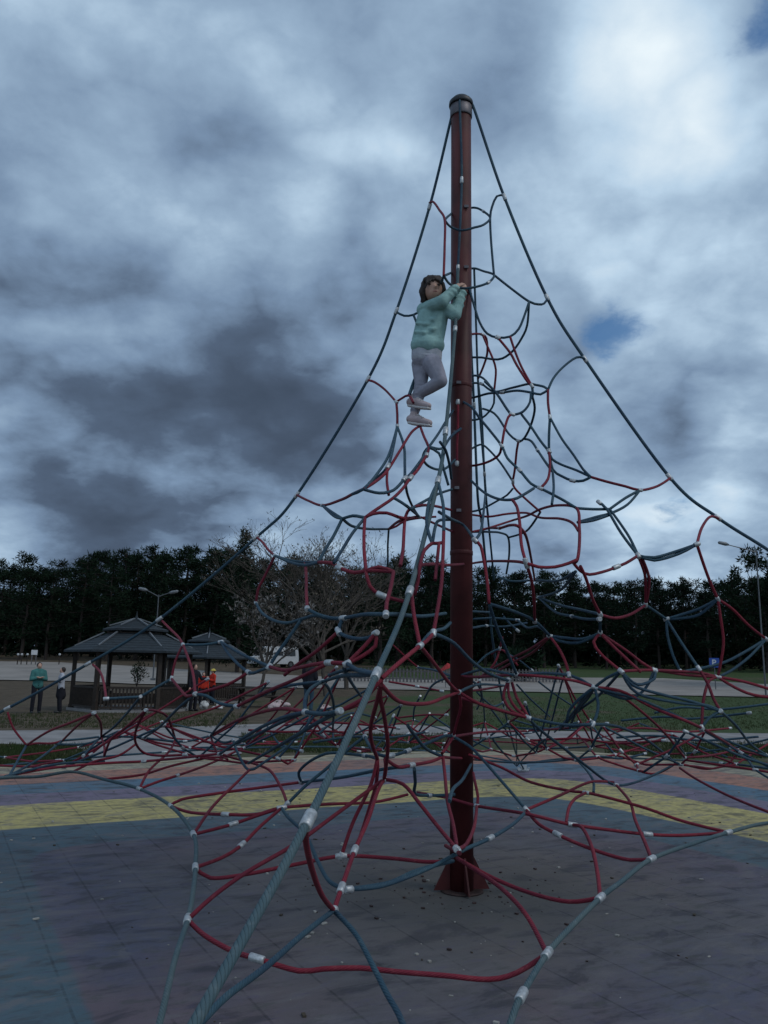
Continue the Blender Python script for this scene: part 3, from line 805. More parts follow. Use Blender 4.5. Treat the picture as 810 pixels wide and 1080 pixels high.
def spline(P, step=.035):
    out = []
    n = len(P)
    for i in range(n - 1):
        p0, p1, p2, p3 = P[max(i - 1, 0)], P[i], P[i + 1], P[min(i + 2, n - 1)]
        k = max(2, min(12, int((p2 - p1).length / step)))
        for j in range(k):
            u = j / k
            out.append(.5 * ((2 * p1) + (p2 - p0) * u + (2 * p0 - 5 * p1 + 4 * p2 - p3) * u * u + (3 * p1 - p0 - 3 * p2 + p3) * u ** 3))
    out.append(P[-1]); return out
pyramid = tag(empty('climbing_pyramid', (0, 0, 0)), 'tall rope climbing pyramid of red and blue netting hung on a dark red pole', 'climbing frame')
mb = MB(); mb.lathe([(.083, 0), (.083, 6.1)], 32)
for z in (4.42, 3.66, 2.35): mb.lathe([(.084, z), (.0865, z + .004), (.0865, z + .03), (.084, z + .034)], 32)
pole = mb.build('pole', M['pole'], pyramid, True, (PX, PY, 0))
mb = MB(); mb.lathe([(.088, 6.02), (.092, 6.03), (.092, 6.12), (.085, 6.125)], 32); mb.build('collar', M['collar'], pole, True)
mb = MB(); mb.lathe([(.098, 6.126), (.102, 6.14), (.100, 6.165), (.07, 6.20), (.02, 6.215)], 32); mb.build('cap', M['cap'], pole, True)
mb = MB()
for k in range(4):
    a = R(10) + k * math.pi / 2; d = Vector((math.cos(a), math.sin(a), 0)); nn = Vector((-d.y, d.x, 0)) * .006
    tri = [d * .084, d * .20, d * .084 + Vector((0, 0, .22))]
    b0 = len(mb.v); mb.v += [p + nn for p in tri] + [p - nn for p in tri]
    mb.face([b0, b0 + 1, b0 + 2]); mb.face([b0 + 5, b0 + 4, b0 + 3])
    for i in range(3): j = (i + 1) % 3; mb.face([b0 + i, b0 + 3 + i, b0 + 3 + j, b0 + j])
mb.build('foot_gusset', M['pole'], pyramid, False, (PX, PY, .012))
mb = MB(); mb.lathe([(.15, 0), (.15, .012)], 32); mb.build('base_plate', M['iron'], pyramid, True, (PX, PY, .001))
for (x, y) in ((484, 403), (483, 424), (482, 488), (482, 514), (492, 281), (487, 191), (492, 217), (481, 455), (484, 538)):
    p = at(x, y, PY - .09); s = 1 if p.x > PX else -1
    mb = MB(); mb.box((p.x, PY - math.sqrt(max(.0002, .083 ** 2 - (p.x - PX) ** 2)) - .006, p.z), (.035, .012, .022)); mb.build('bracket', M['collar'], pyramid)
STR = []                                                             # every rope: kind, points, clamp places, radius
def fork(kind, P, clamps, rad): STR.append((kind, P, clamps, rad))
def edge_rope(k, pts, tail):
    P = []; cl = []
    for i, (x, y, c) in enumerate(pts):
        P.append(at(x, y, lift(x, y, 'e' + k)))
        if c: cl.append(i)
    P += [Vector(q) for q in tail]
    fork('edge', P, cl, .0118)
def anchor(k, r=7.35): return (PX + r * math.cos(AZ[k]), PY + r * math.sin(AZ[k]), 0.03)
edge_rope('L', [(484, 104, 0), (479, 112, 0), (453, 218, 1), (418, 328, 1), (388, 400, 1), (313, 522, 1), (270, 567, 1), (168, 653, 1), (93, 700, 1), (8, 747, 1), (-100, 800, 0)], [anchor('L')])
edge_rope('R', [(492, 104, 0), (499, 112, 0), (532, 208, 1), (577, 314, 1), (617, 379, 1), (706, 503, 1), (757, 546, 1), (810, 580, 0), (870, 622, 1), (1000, 710, 1)], [(PX + 4.47 * math.cos(AZ['R']), PY + 4.47 * math.sin(AZ['R']), .83), anchor('R')])
UP = [Vector((PX + r * math.cos(AZ['F']), PY + r * math.sin(AZ['F']), h)) for r, h in ((.03, 6.16), (.1, 6.1))] + [at(x, y, d) for x, y, d in ((487, 190, 5.98), (483, 283, 5.90))]
fork('edge', UP, [2, 3], .0100)
fork('edge', UP[-1:] + [at(480, 347, 5.72)] + [at(x, y, lift(x, y, 'eF')) for x, y in ((470, 455), (462, 507), (432, 624), (397, 711), (325, 865), (205, 1080))] + [Vector((PX + 5.7 * math.cos(AZ['F']), PY + 5.7 * math.sin(AZ['F']), .42)), Vector(anchor('F'))], [1, 2, 3, 4, 5, 6], .0128)
fork('edge', [Vector((PX + r * math.cos(AZ['B']), PY + r * math.sin(AZ['B']), h)) for h, r in [(6.16, .03)] + PROF[-2:0:-1]] + [Vector(anchor('B'))], [2, 3, 4, 6, 8, 10, 11], .0118)
KNOWN = []                                                           # ropes that end within a few pixels of one another are tied together
for line in TRACE.strip().splitlines():
    if line.startswith('#') or not line.strip(): continue
    head, body = line.split(';'); kd, dflt = (head.split() + ['n'])[:2]
    pts = []
    for tok in body.split():
        star = tok.endswith('*'); tok = tok.rstrip('*')
        xy, _, sp = tok.partition(':'); x, y = map(float, xy.split(','))
        pts.append([x, y, sp, star])
    for i in (0, -1):
        if not pts[i][2]: pts[i][2] = dflt
    for q in pts:
        if not q[2]: continue
        for kx, ky, ks in KNOWN:
            if abs(kx - q[0]) + abs(ky - q[1]) < 5.5: q[0], q[1], q[2] = kx, ky, ks; break
    KNOWN += [tuple(q[:3]) for q in pts if q[2]]
    Ds = [1 / lift(x, y, sp) if sp else None for x, y, sp, _ in pts]
    i = 0
    while i < len(pts) - 1:                                          # in between: even in 1/depth along the seen length
        j = i + 1
        while Ds[j] is None: j += 1
        L = [0]
        for q in range(i, j): L.append(L[-1] + math.hypot(pts[q + 1][0] - pts[q][0], pts[q + 1][1] - pts[q][1]))
        for q in range(i + 1, j): Ds[q] = Ds[i] + (Ds[j] - Ds[i]) * L[q - i] / max(L[-1], 1e-6)
        i = j
    P = [at(x, y, 1 / d_) for (x, y, _, _), d_ in zip(pts, Ds)]
    fork({'b': 'blue', 'r': 'red', 'boundary': 'boundary'}[kd], P, [i for i, p in enumerate(pts) if p[3]], .0110 if kd == 'boundary' else .0094)
for k0, k1 in (('L', 'B'), ('B', 'R')):                              # the two far boundary ropes, sagging inwards between the anchors
    a0, a1 = AZ[k0], AZ[k1] + (2 * math.pi if k0 == 'B' and False else 0)
    if k0 == 'B': a0, a1 = AZ['B'], AZ['R'] - 2 * math.pi
    P = []
    for i in range(17):
        u = i / 16; a = a0 + (a1 - a0) * u; r = 7.2 * (1 - .45 * math.sin(math.pi * u) ** .8); P.append(Vector((PX + r * math.cos(a), PY + r * math.sin(a), .12 + .5 * math.sin(math.pi * u) ** .6)))
    fork('boundary', P, list(range(2, 15, 2)), .0110)
# the far half of the low net: spokes and cross ropes hung between the far edges
rnd = random.Random(5)
grid = {}
def hnet(r, k): return .62 + .30 * max(0, 1 - r / 5.2) + rnd.uniform(-.05, .05)
NA, RR = 15, (1.5, 2.3, 3.1, 3.9, 4.8)
for i in range(NA):
    a = R(-8) + (R(172) + R(4)) * i / (NA - 1)
    for j, r in enumerate(RR):
        g_ = 1 - .30 * math.sin(2 * (a - AZ['L'])) ** 2
        aa = a + rnd.uniform(-.05, .05); r2 = r * (.7 + .3 * g_) + rnd.uniform(-.12, .12)
        grid[i, j] = Vector((PX + r2 * math.cos(aa), PY + r2 * math.sin(aa), hnet(r, i) + (.25 if (i + j) % 3 == 0 else 0)))
def sag(a, c, s):
    m = (a + c) / 2 + Vector((rnd.uniform(-.02, .02), rnd.uniform(-.02, .02), -s)); return [a, a.lerp(m, .6), m, m.lerp(c, .4), c]
for i in range(NA):
    for j in range(len(RR)):
        if j + 1 < len(RR) and rnd.random() < .85: fork('red' if (i + j) % 3 else 'blue', sag(grid[i, j], grid[i, j + 1], rnd.uniform(0, .035)), [0], .0090)
        if i + 1 < NA and rnd.random() < .85: fork('blue' if (i + 2 * j) % 3 == 0 else 'red', sag(grid[i, j], grid[i + 1, j], rnd.uniform(.0, .05)), [2] if rnd.random() < .5 else [0], .0090)
for i in range(1, NA - 1, 2):                                        # risers from the low net to the layer above it
    for j in (0, 1, 2):
        if rnd.random() < .6:
            p = grid[i, j]; q = Vector((PX + (p.x - PX) * .72, PY + (p.y - PY) * .72, p.z + rnd.uniform(.35, .7))); k = grid[i + 1, j]
            fork('blue' if rnd.random() < .5 else 'red', sag(p, q, .03), [4], .0090); fork('red' if rnd.random() < .5 else 'blue', sag(q, k, .03), [], .0090)
def clamp_into(mb, P, i, rad, big):
    p = P[i]; tdir = (P[min(i + 1, len(P) - 1)] - P[max(i - 1, 0)])
    if tdir.length < 1e-5: tdir = Vector((0, 0, 1))
    tdir.normalize(); near = p.y < 5.2; h = (.036 if big else .030) if near else (.030 if big else .022); r = rad + (.0055 if near else .0036)
    if i in (0, len(P) - 1) and not big: h = .020
    mb.tube([p - tdir * h, p - tdir * (h - .004), p + tdir * (h - .004), p + tdir * h], [r - .003, r, r, r - .003], 10)
def size_seen(s):                                                   # how much of the picture a rope takes
    tot = 0
    for a, c in zip(s[1], s[1][1:]):
        d = max(.8, (a.y + c.y) / 2); tot += (c - a).length / d * (s[3] / d)
    return tot
order = sorted(range(len(STR)), key=lambda i: -size_seen(STR[i]))
count = {'red': 0, 'blue': 0, 'edge': 0, 'boundary': 0}
NAMES = {'red': 'red_net_rope', 'blue': 'blue_net_rope', 'edge': 'edge_rope', 'boundary': 'boundary_rope'}
rest, restc = {'red': MB(), 'blue': MB()}, {'red': MB(), 'blue': MB()}
for i in order:
    kind, P, cl, rad = STR[i]
    near = min(p.y for p in P) < 4.6 and max(p.z for p in P) < 4.7
    mat = M['red_rope'] if kind == 'red' else (M['worn_rope'] if near and kind in ('edge', 'boundary') else M['blue_rope'])
    big = kind in ('edge', 'boundary')
    count[kind] += 1
    if big or count[kind] <= 98:
        mb = MB(); mb.tube(spline(P), rad, 10 if near else 7)
        o = mb.build(NAMES[kind], mat, pyramid, True)
        for c in cl:
            k = MB(); clamp_into(k, P, c, rad, big); k.build('rope_clamp', M['alu'], o, True)
    else:
        rest[kind].tube(spline(P), rad, 6)
        for c in cl: clamp_into(restc[kind], P, c, rad, False)
for kind in rest:
    if rest[kind].v:
        o = rest[kind].build(NAMES[kind], M[kind + '_rope'], pyramid, True); o['kind'] = 'stuff'
        if restc[kind].v: c = restc[kind].build('rope_clamp', M['alu'], o, True); c['kind'] = 'stuff'
for k in ('B', 'F', 'L', 'R'):
    p = anchor(k); mb = MB(); mb.box((p[0], p[1], .012), (.22, .16, .018), AZ[k]); mb.box((p[0], p[1], .05), (.02, .10, .07), AZ[k] + .3)
    for dx in (-.08, .08): mb.box((p[0] + dx, p[1], .03), (.03, .03, .03))
    mb.build('ground_anchor', M['alu'], pyramid)
# ================================================================== trees
def clump(mb, c, r, n, rnd, L=.34, w=.11):
    for _ in range(n):
        d = Vector((rnd.gauss(0, 1), rnd.gauss(0, 1), rnd.gauss(0, .8))); d.normalize()
        s = d.cross(Vector((rnd.gauss(0, 1), rnd.gauss(0, 1), rnd.gauss(0, 1))))
        if s.length < .01: continue
        s.normalize(); p = c + d * r * rnd.uniform(.15, .8); l = L * rnd.uniform(.6, 1.3)
        mb.poly([p - s * w / 2, p + s * w / 2, p + d * l + Vector((0, 0, .04))])
def pine_meshes(seed, H, spruce=False):
    rnd = random.Random(seed); tr = MB(); cr = MB()
    lean = Vector((rnd.uniform(-.03, .03), rnd.uniform(-.03, .03), 1))
    tp = [Vector((0, 0, -.3))] + [lean * (H * k / 6) + Vector((rnd.uniform(-.1, .1), rnd.uniform(-.1, .1), 0)) for k in range(1, 7)]
    tr.tube(tp, [.20, .17, .15, .12, .09, .06, .02], 8)
    n = 62 if not spruce else 80
    for i in range(n):
        u = rnd.uniform(.22, 1.0) if not spruce else .1 + .9 * i / n
        z = u * H; a = rnd.uniform(0, 6.28)
        if spruce: ln = (1 - u) * 2.3 + .25
        else: ln = (.5 + 1.9 * math.sin(math.pi * min(1, (1.03 - u) / .95)) ** .7) * rnd.uniform(.65, 1.15)
        b0 = lean * z; tip = b0 + Vector((math.cos(a) * ln, math.sin(a) * ln, rnd.uniform(.0, .55) * (ln * .4) if not spruce else -.25 * ln))
        tr.tube([b0, b0.lerp(tip, .5) + Vector((0, 0, -.05)), tip], [.05, .035, .012], 4, False)
        for k in range(3 if ln > 1 else 2):
            f = 1 - k * .32; c = b0.lerp(tip, f) + Vector((rnd.uniform(-.3, .3), rnd.uniform(-.3, .3), rnd.uniform(-.1, .25)))
            clump(cr, c, rnd.uniform(.35, .6), 22, rnd, .36, .12)
    clump(cr, lean * H, .3, 22, rnd, .4, .1)
    return tr, cr
def tree(name, label, loc, tr, cr, mt, mc, group=None, s=1.0, rz=0):
    r_ = tag(empty(name, loc, rz), label, 'tree', group); r_.scale = (s, s, s)
    tr.build('trunk', mt, r_); cr.build('crown', mc, r_); return r_
HT = [(-500, 606), (-200, 600), (0, 597), (60, 592), (110, 586), (160, 583), (215, 588), (300, 594), (420, 596), (520, 606), (600, 612), (700, 618), (760, 616), (830, 612), (1300, 614)]
def top_at(x):
    for a, c in zip(HT, HT[1:]):
        if a[0] <= x <= c[0]: return a[1] + (c[1] - a[1]) * (x - a[0]) / (c[0] - a[0])
    return 605
protos = [pine_meshes(20 + k, 11.0) for k in range(6)]
pro = [tree('pine_tree', None, (0, 0, -50), tr, cr, M['bark'], M['needle1'] if k % 2 else M['needle2']) for k, (tr, cr) in enumerate(protos)]
used = set(); rnd = random.Random(3)
for row, D in enumerate((93, 101, 110)):
    px = -400 + row * 9
    while px < 1190:
        d = D + rnd.uniform(-3, 3); p = at(px, 706, d); z = tz(p.x, p.y)
        topz = at(px, top_at(px) + rnd.uniform(-9, 13) + (0 if row < 2 else -2), d).z
        k = rnd.randrange(6)
        if k not in used: o = pro[k]; used.add(k)
        else: o = copy_tree(pro[k])
        s = (topz - z) / 11.2; w = s * rnd.uniform(.92, 1.2)
        o.location = (p.x, p.y, z); o.scale = (w, w, s); o.rotation_euler = (0, 0, rnd.uniform(0, 6.28))
        tag(o, 'dark pine standing in the wood beyond the gravel', 'tree', 'pines along the edge of the wood')
        px += rnd.uniform(24, 34)
for k in range(6):
    if k not in used:
        for ch in list(pro[k].children): bpy.data.objects.remove(ch)
        bpy.data.objects.remove(pro[k])
mb = MB(); rnd = random.Random(8)                                   # the depth of the wood behind the front rows
for _ in range(1500):
    x = rnd.uniform(-110, 110); y = rnd.uniform(116, 128); z = tz(x, y) + rnd.uniform(0, 1) ** .8 * 7.4
    clump(mb, Vector((x, y, z)), 1.1, 16, rnd, 1.3, .9)
for _ in range(900):
    x = rnd.uniform(-125, 125); y = rnd.uniform(113, 121); z = tz(x, y) + rnd.uniform(0, 2.6)
    clump(mb, Vector((x, y, z)), 1.0, 12, rnd, 1.3, .9)
for _ in range(1100):
    x = rnd.uniform(-85, 85); y = rnd.uniform(95, 112); z = tz(x, y) + rnd.uniform(0, 1) ** 1.4 * 4.2
    clump(mb, Vector((x, y, z)), .8, 14, rnd, .7, .3)
tag(mb.build('forest', M['needle1']), kind='stuff')
def place(x, ybase, ytop, D):
    p = at(x, 706, D); z = tz(p.x, p.y); return Vector((p.x, p.y, z)), at(x, ytop, D).z - z
p, h = place(250, 700, 563, 72); tr, cr = pine_meshes(77, h, True)
tree('spruce_tree', 'tall pointed dark spruce rising above the wood left of the bare tree', p, tr, cr, M['bark'], M['needle2'])
p, h = place(418, 700, 588, 80); tr, cr = pine_meshes(78, h, True)
tree('spruce_tree', 'pointed young spruce behind the thick front rope of the pyramid', p, tr, cr, M['bark'], M['needle2'])
p, h = place(456, 700, 590, 84); tr, cr = pine_meshes(79, h)
tree('pine_tree', 'bushy pine just left of the red pole', p, tr, cr, M['bark'], M['needle1'])
p, h = place(400, 700, 610, 74); tr, cr = pine_meshes(81, h)
tree('pine_tree', 'low broad pine behind the right side of the bare tree', p, tr, cr, M['bark'], M['needle2'])
def broadleaf(seed, H, spread, depth, leafer, bare=False, low=.12):
    """trunk with limbs that fork again and again; leafer(mb, tip, rnd) hangs what grows at the tips"""
    rnd = random.Random(seed); tr = MB(); cr = MB(); tw = MB()
    def grow(p, d, L, r, k):
        mid = p + d * L * .5 + Vector((rnd.gauss(0, 1), rnd.gauss(0, 1), 0)) * L * .06; q = p + d * L + Vector((rnd.gauss(0, 1), rnd.gauss(0, 1), rnd.gauss(0, .5))) * L * .08
        (tr if k < 3 else tw).tube([p, mid, q], [r, r * .82, r * .66], 7 if k < 2 else (4 if k < 4 else 3), False)
        if k >= depth: leafer(cr, q, rnd); return
        if k >= depth - 2: leafer(cr, mid, rnd)
        for _ in range(3 if k and k < depth - 1 else (6 if k == 0 else 3)):
            nd = (d * .85 + Vector((rnd.gauss(0, 1), rnd.gauss(0, 1), rnd.gauss(.12, .45))) * spread); nd.normalize()
            if nd.z < -.05: nd.z = abs(nd.z) * .5
            st = p.lerp(q, rnd.uniform(.45, 1.0)) if k else p.lerp(q, rnd.uniform(.55, 1))
            grow(st, nd, L * rnd.uniform(.6, .84), max(.006, r * .55), k + 1)
    grow(Vector((0, 0, -.2)), Vector((rnd.uniform(-.05, .05), 0, 1)), H * .30, H * .013, 0)
    zs = max(v.z for v in tr.v + tw.v); f = H / zs
    for m_ in (tr, cr, tw):
        for v_ in m_.v: v_ *= f
    return tr, tw, cr
def bl_tree(name, label, p, parts, mt, mc, twigs=True):
    r_ = tag(empty(name, p), label, 'tree'); tr, tw, cr = parts
    if not twigs:
        k = len(tr.v); tr.v += tw.v; tr.f += [[i + k for i in f] for f in tw.f]; tr.uv += tw.uv; tr.mi += tw.mi
    o = tr.build('trunk', mt, r_)
    if twigs: tw.build('twigs', mt, r_)
    if cr.v: cr.build('crown', mc, r_)
    return r_
p, h = place(328, 715, 538, 47)
bl_tree('bare_tree', 'large bare deciduous tree with fine grey twigs in front of the wood', p, broadleaf(4, h, .34, 6, lambda m, q, r: clump(m, q, .10, 2, r, .10, .05) if r.random() < .6 else None), M['greybark'], M['bud'])
p, h = place(366, 715, 560, 52)
bl_tree('bare_tree', 'smaller bare tree with pale buds behind the left netting', p, broadleaf(9, h, .46, 5, lambda m, q, r: clump(m, q, .12, 3, r, .12, .06) if r.random() < .7 else None), M['greybark'], M['bud'])
p, h = place(272, 715, 622, 42)
bl_tree('blossom_tree', 'small pale blossoming tree right of the far gazebo', p, broadleaf(15, h, .5, 4, lambda m, q, r: clump(m, q, .16, 5, r, .12, .07)), M['greybark'], M['blossom'])
p, h = place(345, 715, 605, 44)
bl_tree('blossom_tree', 'low tree with scattered white blossom under the bare branches', p, broadleaf(16, h, .55, 4, lambda m, q, r: clump(m, q, .14, 3, r, .11, .06)), M['greybark'], M['bud'])
p, h = place(838, 700, 574, 62)
bl_tree('leafy_tree', 'leafy green tree beside the street lamp at the right edge', p, broadleaf(23, h, .34, 4, lambda m, q, r: clump(m, q, .42, 64, r, .17, .11)), M['bark'], M['needle2'], False)
p, h = place(146, 722, 700, 47)
bl_tree('sapling', 'young round-headed sapling on two thin stems behind the near gazebo', p, broadleaf(31, h, .3, 3, lambda m, q, r: clump(m, q, .12, 3, r, .09, .05)), M['bark'], M['needle2'], False)
p, h = place(552, 722, 690, 66)
bl_tree('bush', 'dark round bush in front of the wood right of the pole', p, broadleaf(33, h, .7, 3, lambda m, q, r: clump(m, q, .4, 22, r, .3, .16)), M['bark'], M['needle2'], False)
# ================================================================== gazebos
def gazebo(p, s, rz, label):
    root = tag(empty('gazebo', p, rz), label, 'gazebo', 'wooden gazebos on the lawn'); root.scale = (s, s, s)
    N = 6; pr, er = 1.95, 2.35
    pt = lambda r, k, z: Vector((r * math.cos(k * math.pi * 2 / N), r * math.sin(k * math.pi * 2 / N), z))
    mb = MB(); mb.prism([pt(2.1, k, 0)[:2] for k in range(N)], 0, .08); mb.build('floor', M['concrete'], root)
    for k in range(N):
        mb = MB(); q = pt(pr, k, 0); mb.box((q.x, q.y, 1.08), (.13, .13, 2.0), k * math.pi / 3); mb.box((q.x, q.y, .14), (.17, .17, .12), k * math.pi / 3); mb.build('post', M['wood'], root)
    for k in range(N):
        if k == 1: continue
        a, c = pt(pr, k, 0), pt(pr, k + 1, 0); mb = MB(); d = (c - a)
        for z in (.16, .80): mb.bar(a + d * .05 + Vector((0, 0, z)), a + d * .95 + Vector((0, 0, z)), .05, .07)
        for i in range(15):
            q = a + d * (.09 + .82 * i / 14); mb.bar(q + Vector((0, 0, .19)), q + Vector((0, 0, .77)), .055, .022)
        mb.build('railing', M['wood'], root)
        mb = MB(); i_ = .82; mb.bar(a * i_ + Vector((0, 0, .45)), c * i_ + Vector((0, 0, .45)), .04, .34)
        mb.bar(a * i_ + d * .15 + Vector((0, 0, .08)), a * i_ + d * .15 + Vector((0, 0, .43)), .06); mb.bar(c * i_ - d * .15 + Vector((0, 0, .08)), c * i_ - d * .15 + Vector((0, 0, .43)), .06)
        mb.build('bench', M['wood'], root)
    mb = MB()
    for k in range(N): mb.bar(pt(pr, k, 2.06), pt(pr, k + 1, 2.06), .1, .14)
    mb.build('ring_beam', M['wood'], root)
    def tier(r0, z0, r1, z1):
        mb = MB()
        for k in range(N):
            a, b_, c, d = pt(r0, k, z0), pt(r0, k + 1, z0), pt(r1, k + 1, z1), pt(r1, k, z1)
            mb.poly([a, b_, c, d]); dz = Vector((0, 0, -.07)); mb.poly([b_ + dz, a + dz, d + dz, c + dz]); mb.poly([a + dz, b_ + dz, b_, a])
            for i in range(1, 7):                                    # courses of shingles
                u = i / 7; p0, p1 = a.lerp(d, u), b_.lerp(c, u); mb.bar(p0 + Vector((0, 0, .002)), p1 + Vector((0, 0, .002)), .014)
        return mb
    rf = tier(er, 2.02, .95, 2.62).build('roof', M['roof'], root)
    mb = MB()
    for k in range(N): mb.bar(pt(.90, k, 2.56), pt(.90, k + 1, 2.56), .05, .20)
    for k in range(N): mb.bar(pt(.86, k, 2.50), pt(.86, k, 2.86), .07)
    mb.build('lantern_frame', M['wood'], rf)
    tier(1.12, 2.78, .03, 3.14).build('upper_roof', M['roof'], root)
    for k in range(N):
        mb = MB(); mb.bar(pt(er - .35, k, 2.17), pt(1.05, k, 2.66), .045); mb.bar(pt(.9, k, 2.90), pt(.1, k, 3.16), .04); mb.build('ridge_strip', M['ridge'], root)
    mb = MB(); mb.lathe([(.07, 3.1), (.05, 3.2), (.03, 3.26), (.012, 3.42)], 10); mb.build('finial', M['roof'], root)
    return root
pg = ground(137, 749); gazebo(pg, 1.0, R(12), 'near dark wooden gazebo with a two-tier blue-grey roof behind the left rope')
pg2 = ground(217, 740); gazebo(pg2, .95, R(40), 'farther gazebo with people inside, partly behind the nearer gazebo')
# ================================================================== people
def blend(mb, vox, it=6, fac=.5):
    """one continuous surface round everything collected in mb"""
    me = mb.mesh('tmp', []); o = bpy.data.objects.new('tmp', me); C.objects.link(o)
    m = o.modifiers.new('r', 'REMESH'); m.mode = 'VOXEL'; m.voxel_size = vox
    m = o.modifiers.new('s', 'SMOOTH'); m.iterations = it; m.factor = fac
    dg = bpy.context.evaluated_depsgraph_get(); dg.update()
    me2 = bpy.data.meshes.new_from_object(o.evaluated_get(dg)); bpy.data.objects.remove(o)
    me2.polygons.foreach_set('use_smooth', [True] * len(me2.polygons)); return me2
def limb(mb, pts, rad, n=12):
    for i in range(len(pts) - 1): mb.tube([pts[i], pts[i].lerp(pts[i + 1], .5), pts[i + 1]], [rad[i], (rad[i] + rad[i + 1]) / 2, rad[i + 1]], n)
    for p, r in zip(pts, rad): mb.ball(p, r, n, 8)
def piece(name, mb, mat, parent, vox, it=6, fac=.5):
    me = blend(mb, vox, it, fac); me.materials.clear(); me.materials.append(mat)
    o = bpy.data.objects.new(name, me); C.objects.link(o); o.parent = parent; return o
cloth = lambda n, c, v=.12: material(n, c, .95, 0, v, 14, .55, 24, spec=.1)
M['skin'] = material('skin', (.42, .25, .19), .6, 0, .06)
M['hair'] = material('dark_hair', (.022, .014, .012), .6, 0, .4, 50, .5, 120)
M['mint'] = cloth('mint_fleece', (.235, .375, .370)); M['grey_knit'] = cloth('grey_vest', (.36, .37, .42)); M['lilac'] = cloth('lilac_leggings', (.25, .245, .295))
M['shoe'] = material('pale_pink_shoe', (.40, .32, .33), .7, 0, .15); M['sole'] = material('white_sole', (.50, .48, .48), .7, 0, .1)
M['teal_top'] = cloth('teal_top', (.05, .15, .145)); M['white_top'] = cloth('white_top', (.36, .37, .42)); M['dark_cloth'] = cloth('dark_cloth', (.018, .018, .024)); M['jeans'] = cloth('blue_jeans', (.035, .065, .095))
M['red_cloth'] = cloth('red_jacket', (.42, .035, .022)); M['yellow_cloth'] = cloth('yellow_hat', (.50, .40, .10)); M['black_shoe'] = material('black_shoe', (.02, .02, .02), .6)
# ---- the girl on the net: left of the pole, hands round it, one leg straight, the other bent
girl = tag(empty('person', at(441, 447, 5.78)), 'girl in mint sweatshirt and grey leggings standing in the net, hands on the pole', 'person')
base = girl.location.copy()
G = lambda x, y, D: at(x, y, D) - base
hd = G(457, 305.5, 5.80); neck = G(456, 320, 5.86); sh_l = G(447, 327, 5.86); sh_r = G(468, 325, 5.82)
chest = G(456, 336, 5.86); waist = G(451, 358, 5.86); pel = G(450, 379, 5.86)
hip_l = G(444, 384, 5.90); hip_r = G(456, 384, 5.80); kn_l = G(444, 405, 5.84); an_l = G(437, 437, 5.82); kn_r = G(465, 402, 5.72); an_r = G(437, 419, 5.84)
el_l = G(466, 318, 5.72); wr_l = G(482, 303, 5.80); el_r = G(480, 332, 5.78); wr_r = G(487, 305, 5.90)
sk = MB()
sk.ball(hd, (.070, .080, .094), 16, 12); sk.ball(hd + Vector((.004, -.03, -.045)), (.050, .052, .05), 14, 10)
limb(sk, [hd + Vector((0, .015, -.07)), neck, neck + Vector((0, 0, -.03))], [.042, .040, .05])
sk.tube([hd + Vector((.008, -.07, .012)), hd + Vector((.009, -.088, -.018)), hd + Vector((.009, -.078, -.026))], [.007, .012, .010], 8)   # nose
for s in (-1, 1): sk.ball(hd + Vector((s * .070, .005, -.005)), (.012, .018, .026), 8, 6)                                             # ears
limb(sk, [sh_l, el_l, wr_l], [.034, .027, .021]); limb(sk, [sh_r, el_r, wr_r], [.034, .027, .021])
limb(sk, [chest, waist, pel], [.075, .068, .078]); limb(sk, [sh_l, chest, sh_r], [.04, .06, .04])
limb(sk, [hip_l, kn_l, an_l], [.055, .036, .025]); limb(sk, [hip_r, kn_r, an_r], [.055, .036, .025])
def hand(wr, to, out):
    """palm and five fingers curling round what is held"""
    to = (to - wr).normalized(); side = to.cross(out).normalized()
    pc = wr + to * .035; limb(sk, [wr, pc], [.019, .022])
    for i, (o_, l) in enumerate(((-.021, .050), (-.007, .058), (.007, .054), (.020, .042))):
        k = pc + to * .018 + side * o_; a = k + to * l * .5 + out * .004; c = a + to * l * .25 + out * l * .45
        limb(sk, [k, a, c], [.0085, .008, .007], 8)
    k = wr + to * .02 - side * .02; limb(sk, [k, k - side * .018 + to * .018 + out * .010, k - side * .016 + to * .04 + out * .024], [.010, .009, .0075], 8)
hand(wr_l, G(487, 297, 5.90), Vector((.5, .85, .1)).normalized()); hand(wr_r, G(490, 297, 5.97), Vector((-.1, .95, .2)).normalized())
piece('body', sk, M['skin'], girl, .0065, 3, .4)
mb = MB()
for s in (-1, 1): mb.ball(hd + Vector((s * .027 + .006, -.068, .006)), (.012, .007, .006), 10, 6)
mb.build('eyes', M['dark_cloth'], girl, True)
mb = MB(); mb.ball(hd + Vector((.008, -.076, -.050)), (.019, .006, .006), 10, 6); mb.build('mouth', material('lips', (.30, .11, .10), .5), girl, True)
mb = MB()
mb.ball(hd + Vector((-.004, .022, .022)), (.088, .086, .094), 16, 12); limb(mb, [hd + Vector((-.070, -.012, .03)), hd + Vector((-.080, .0, -.03)), hd + Vector((-.066, .02, -.095))], [.026, .028, .02])
limb(mb, [hd + Vector((.066, -.012, .04)), hd + Vector((.078, .0, -.01)), hd + Vector((.070, .02, -.06))], [.022, .023, .016]); limb(mb, [hd + Vector((-.02, .07, 0)), hd + Vector((-.02, .075, -.09))], [.06, .05])
limb(mb, [hd + Vector((-.06, -.045, .055)), hd + Vector((.0, -.068, .064)), hd + Vector((.055, -.045, .058))], [.024, .020, .022])
rn = random.Random(2)
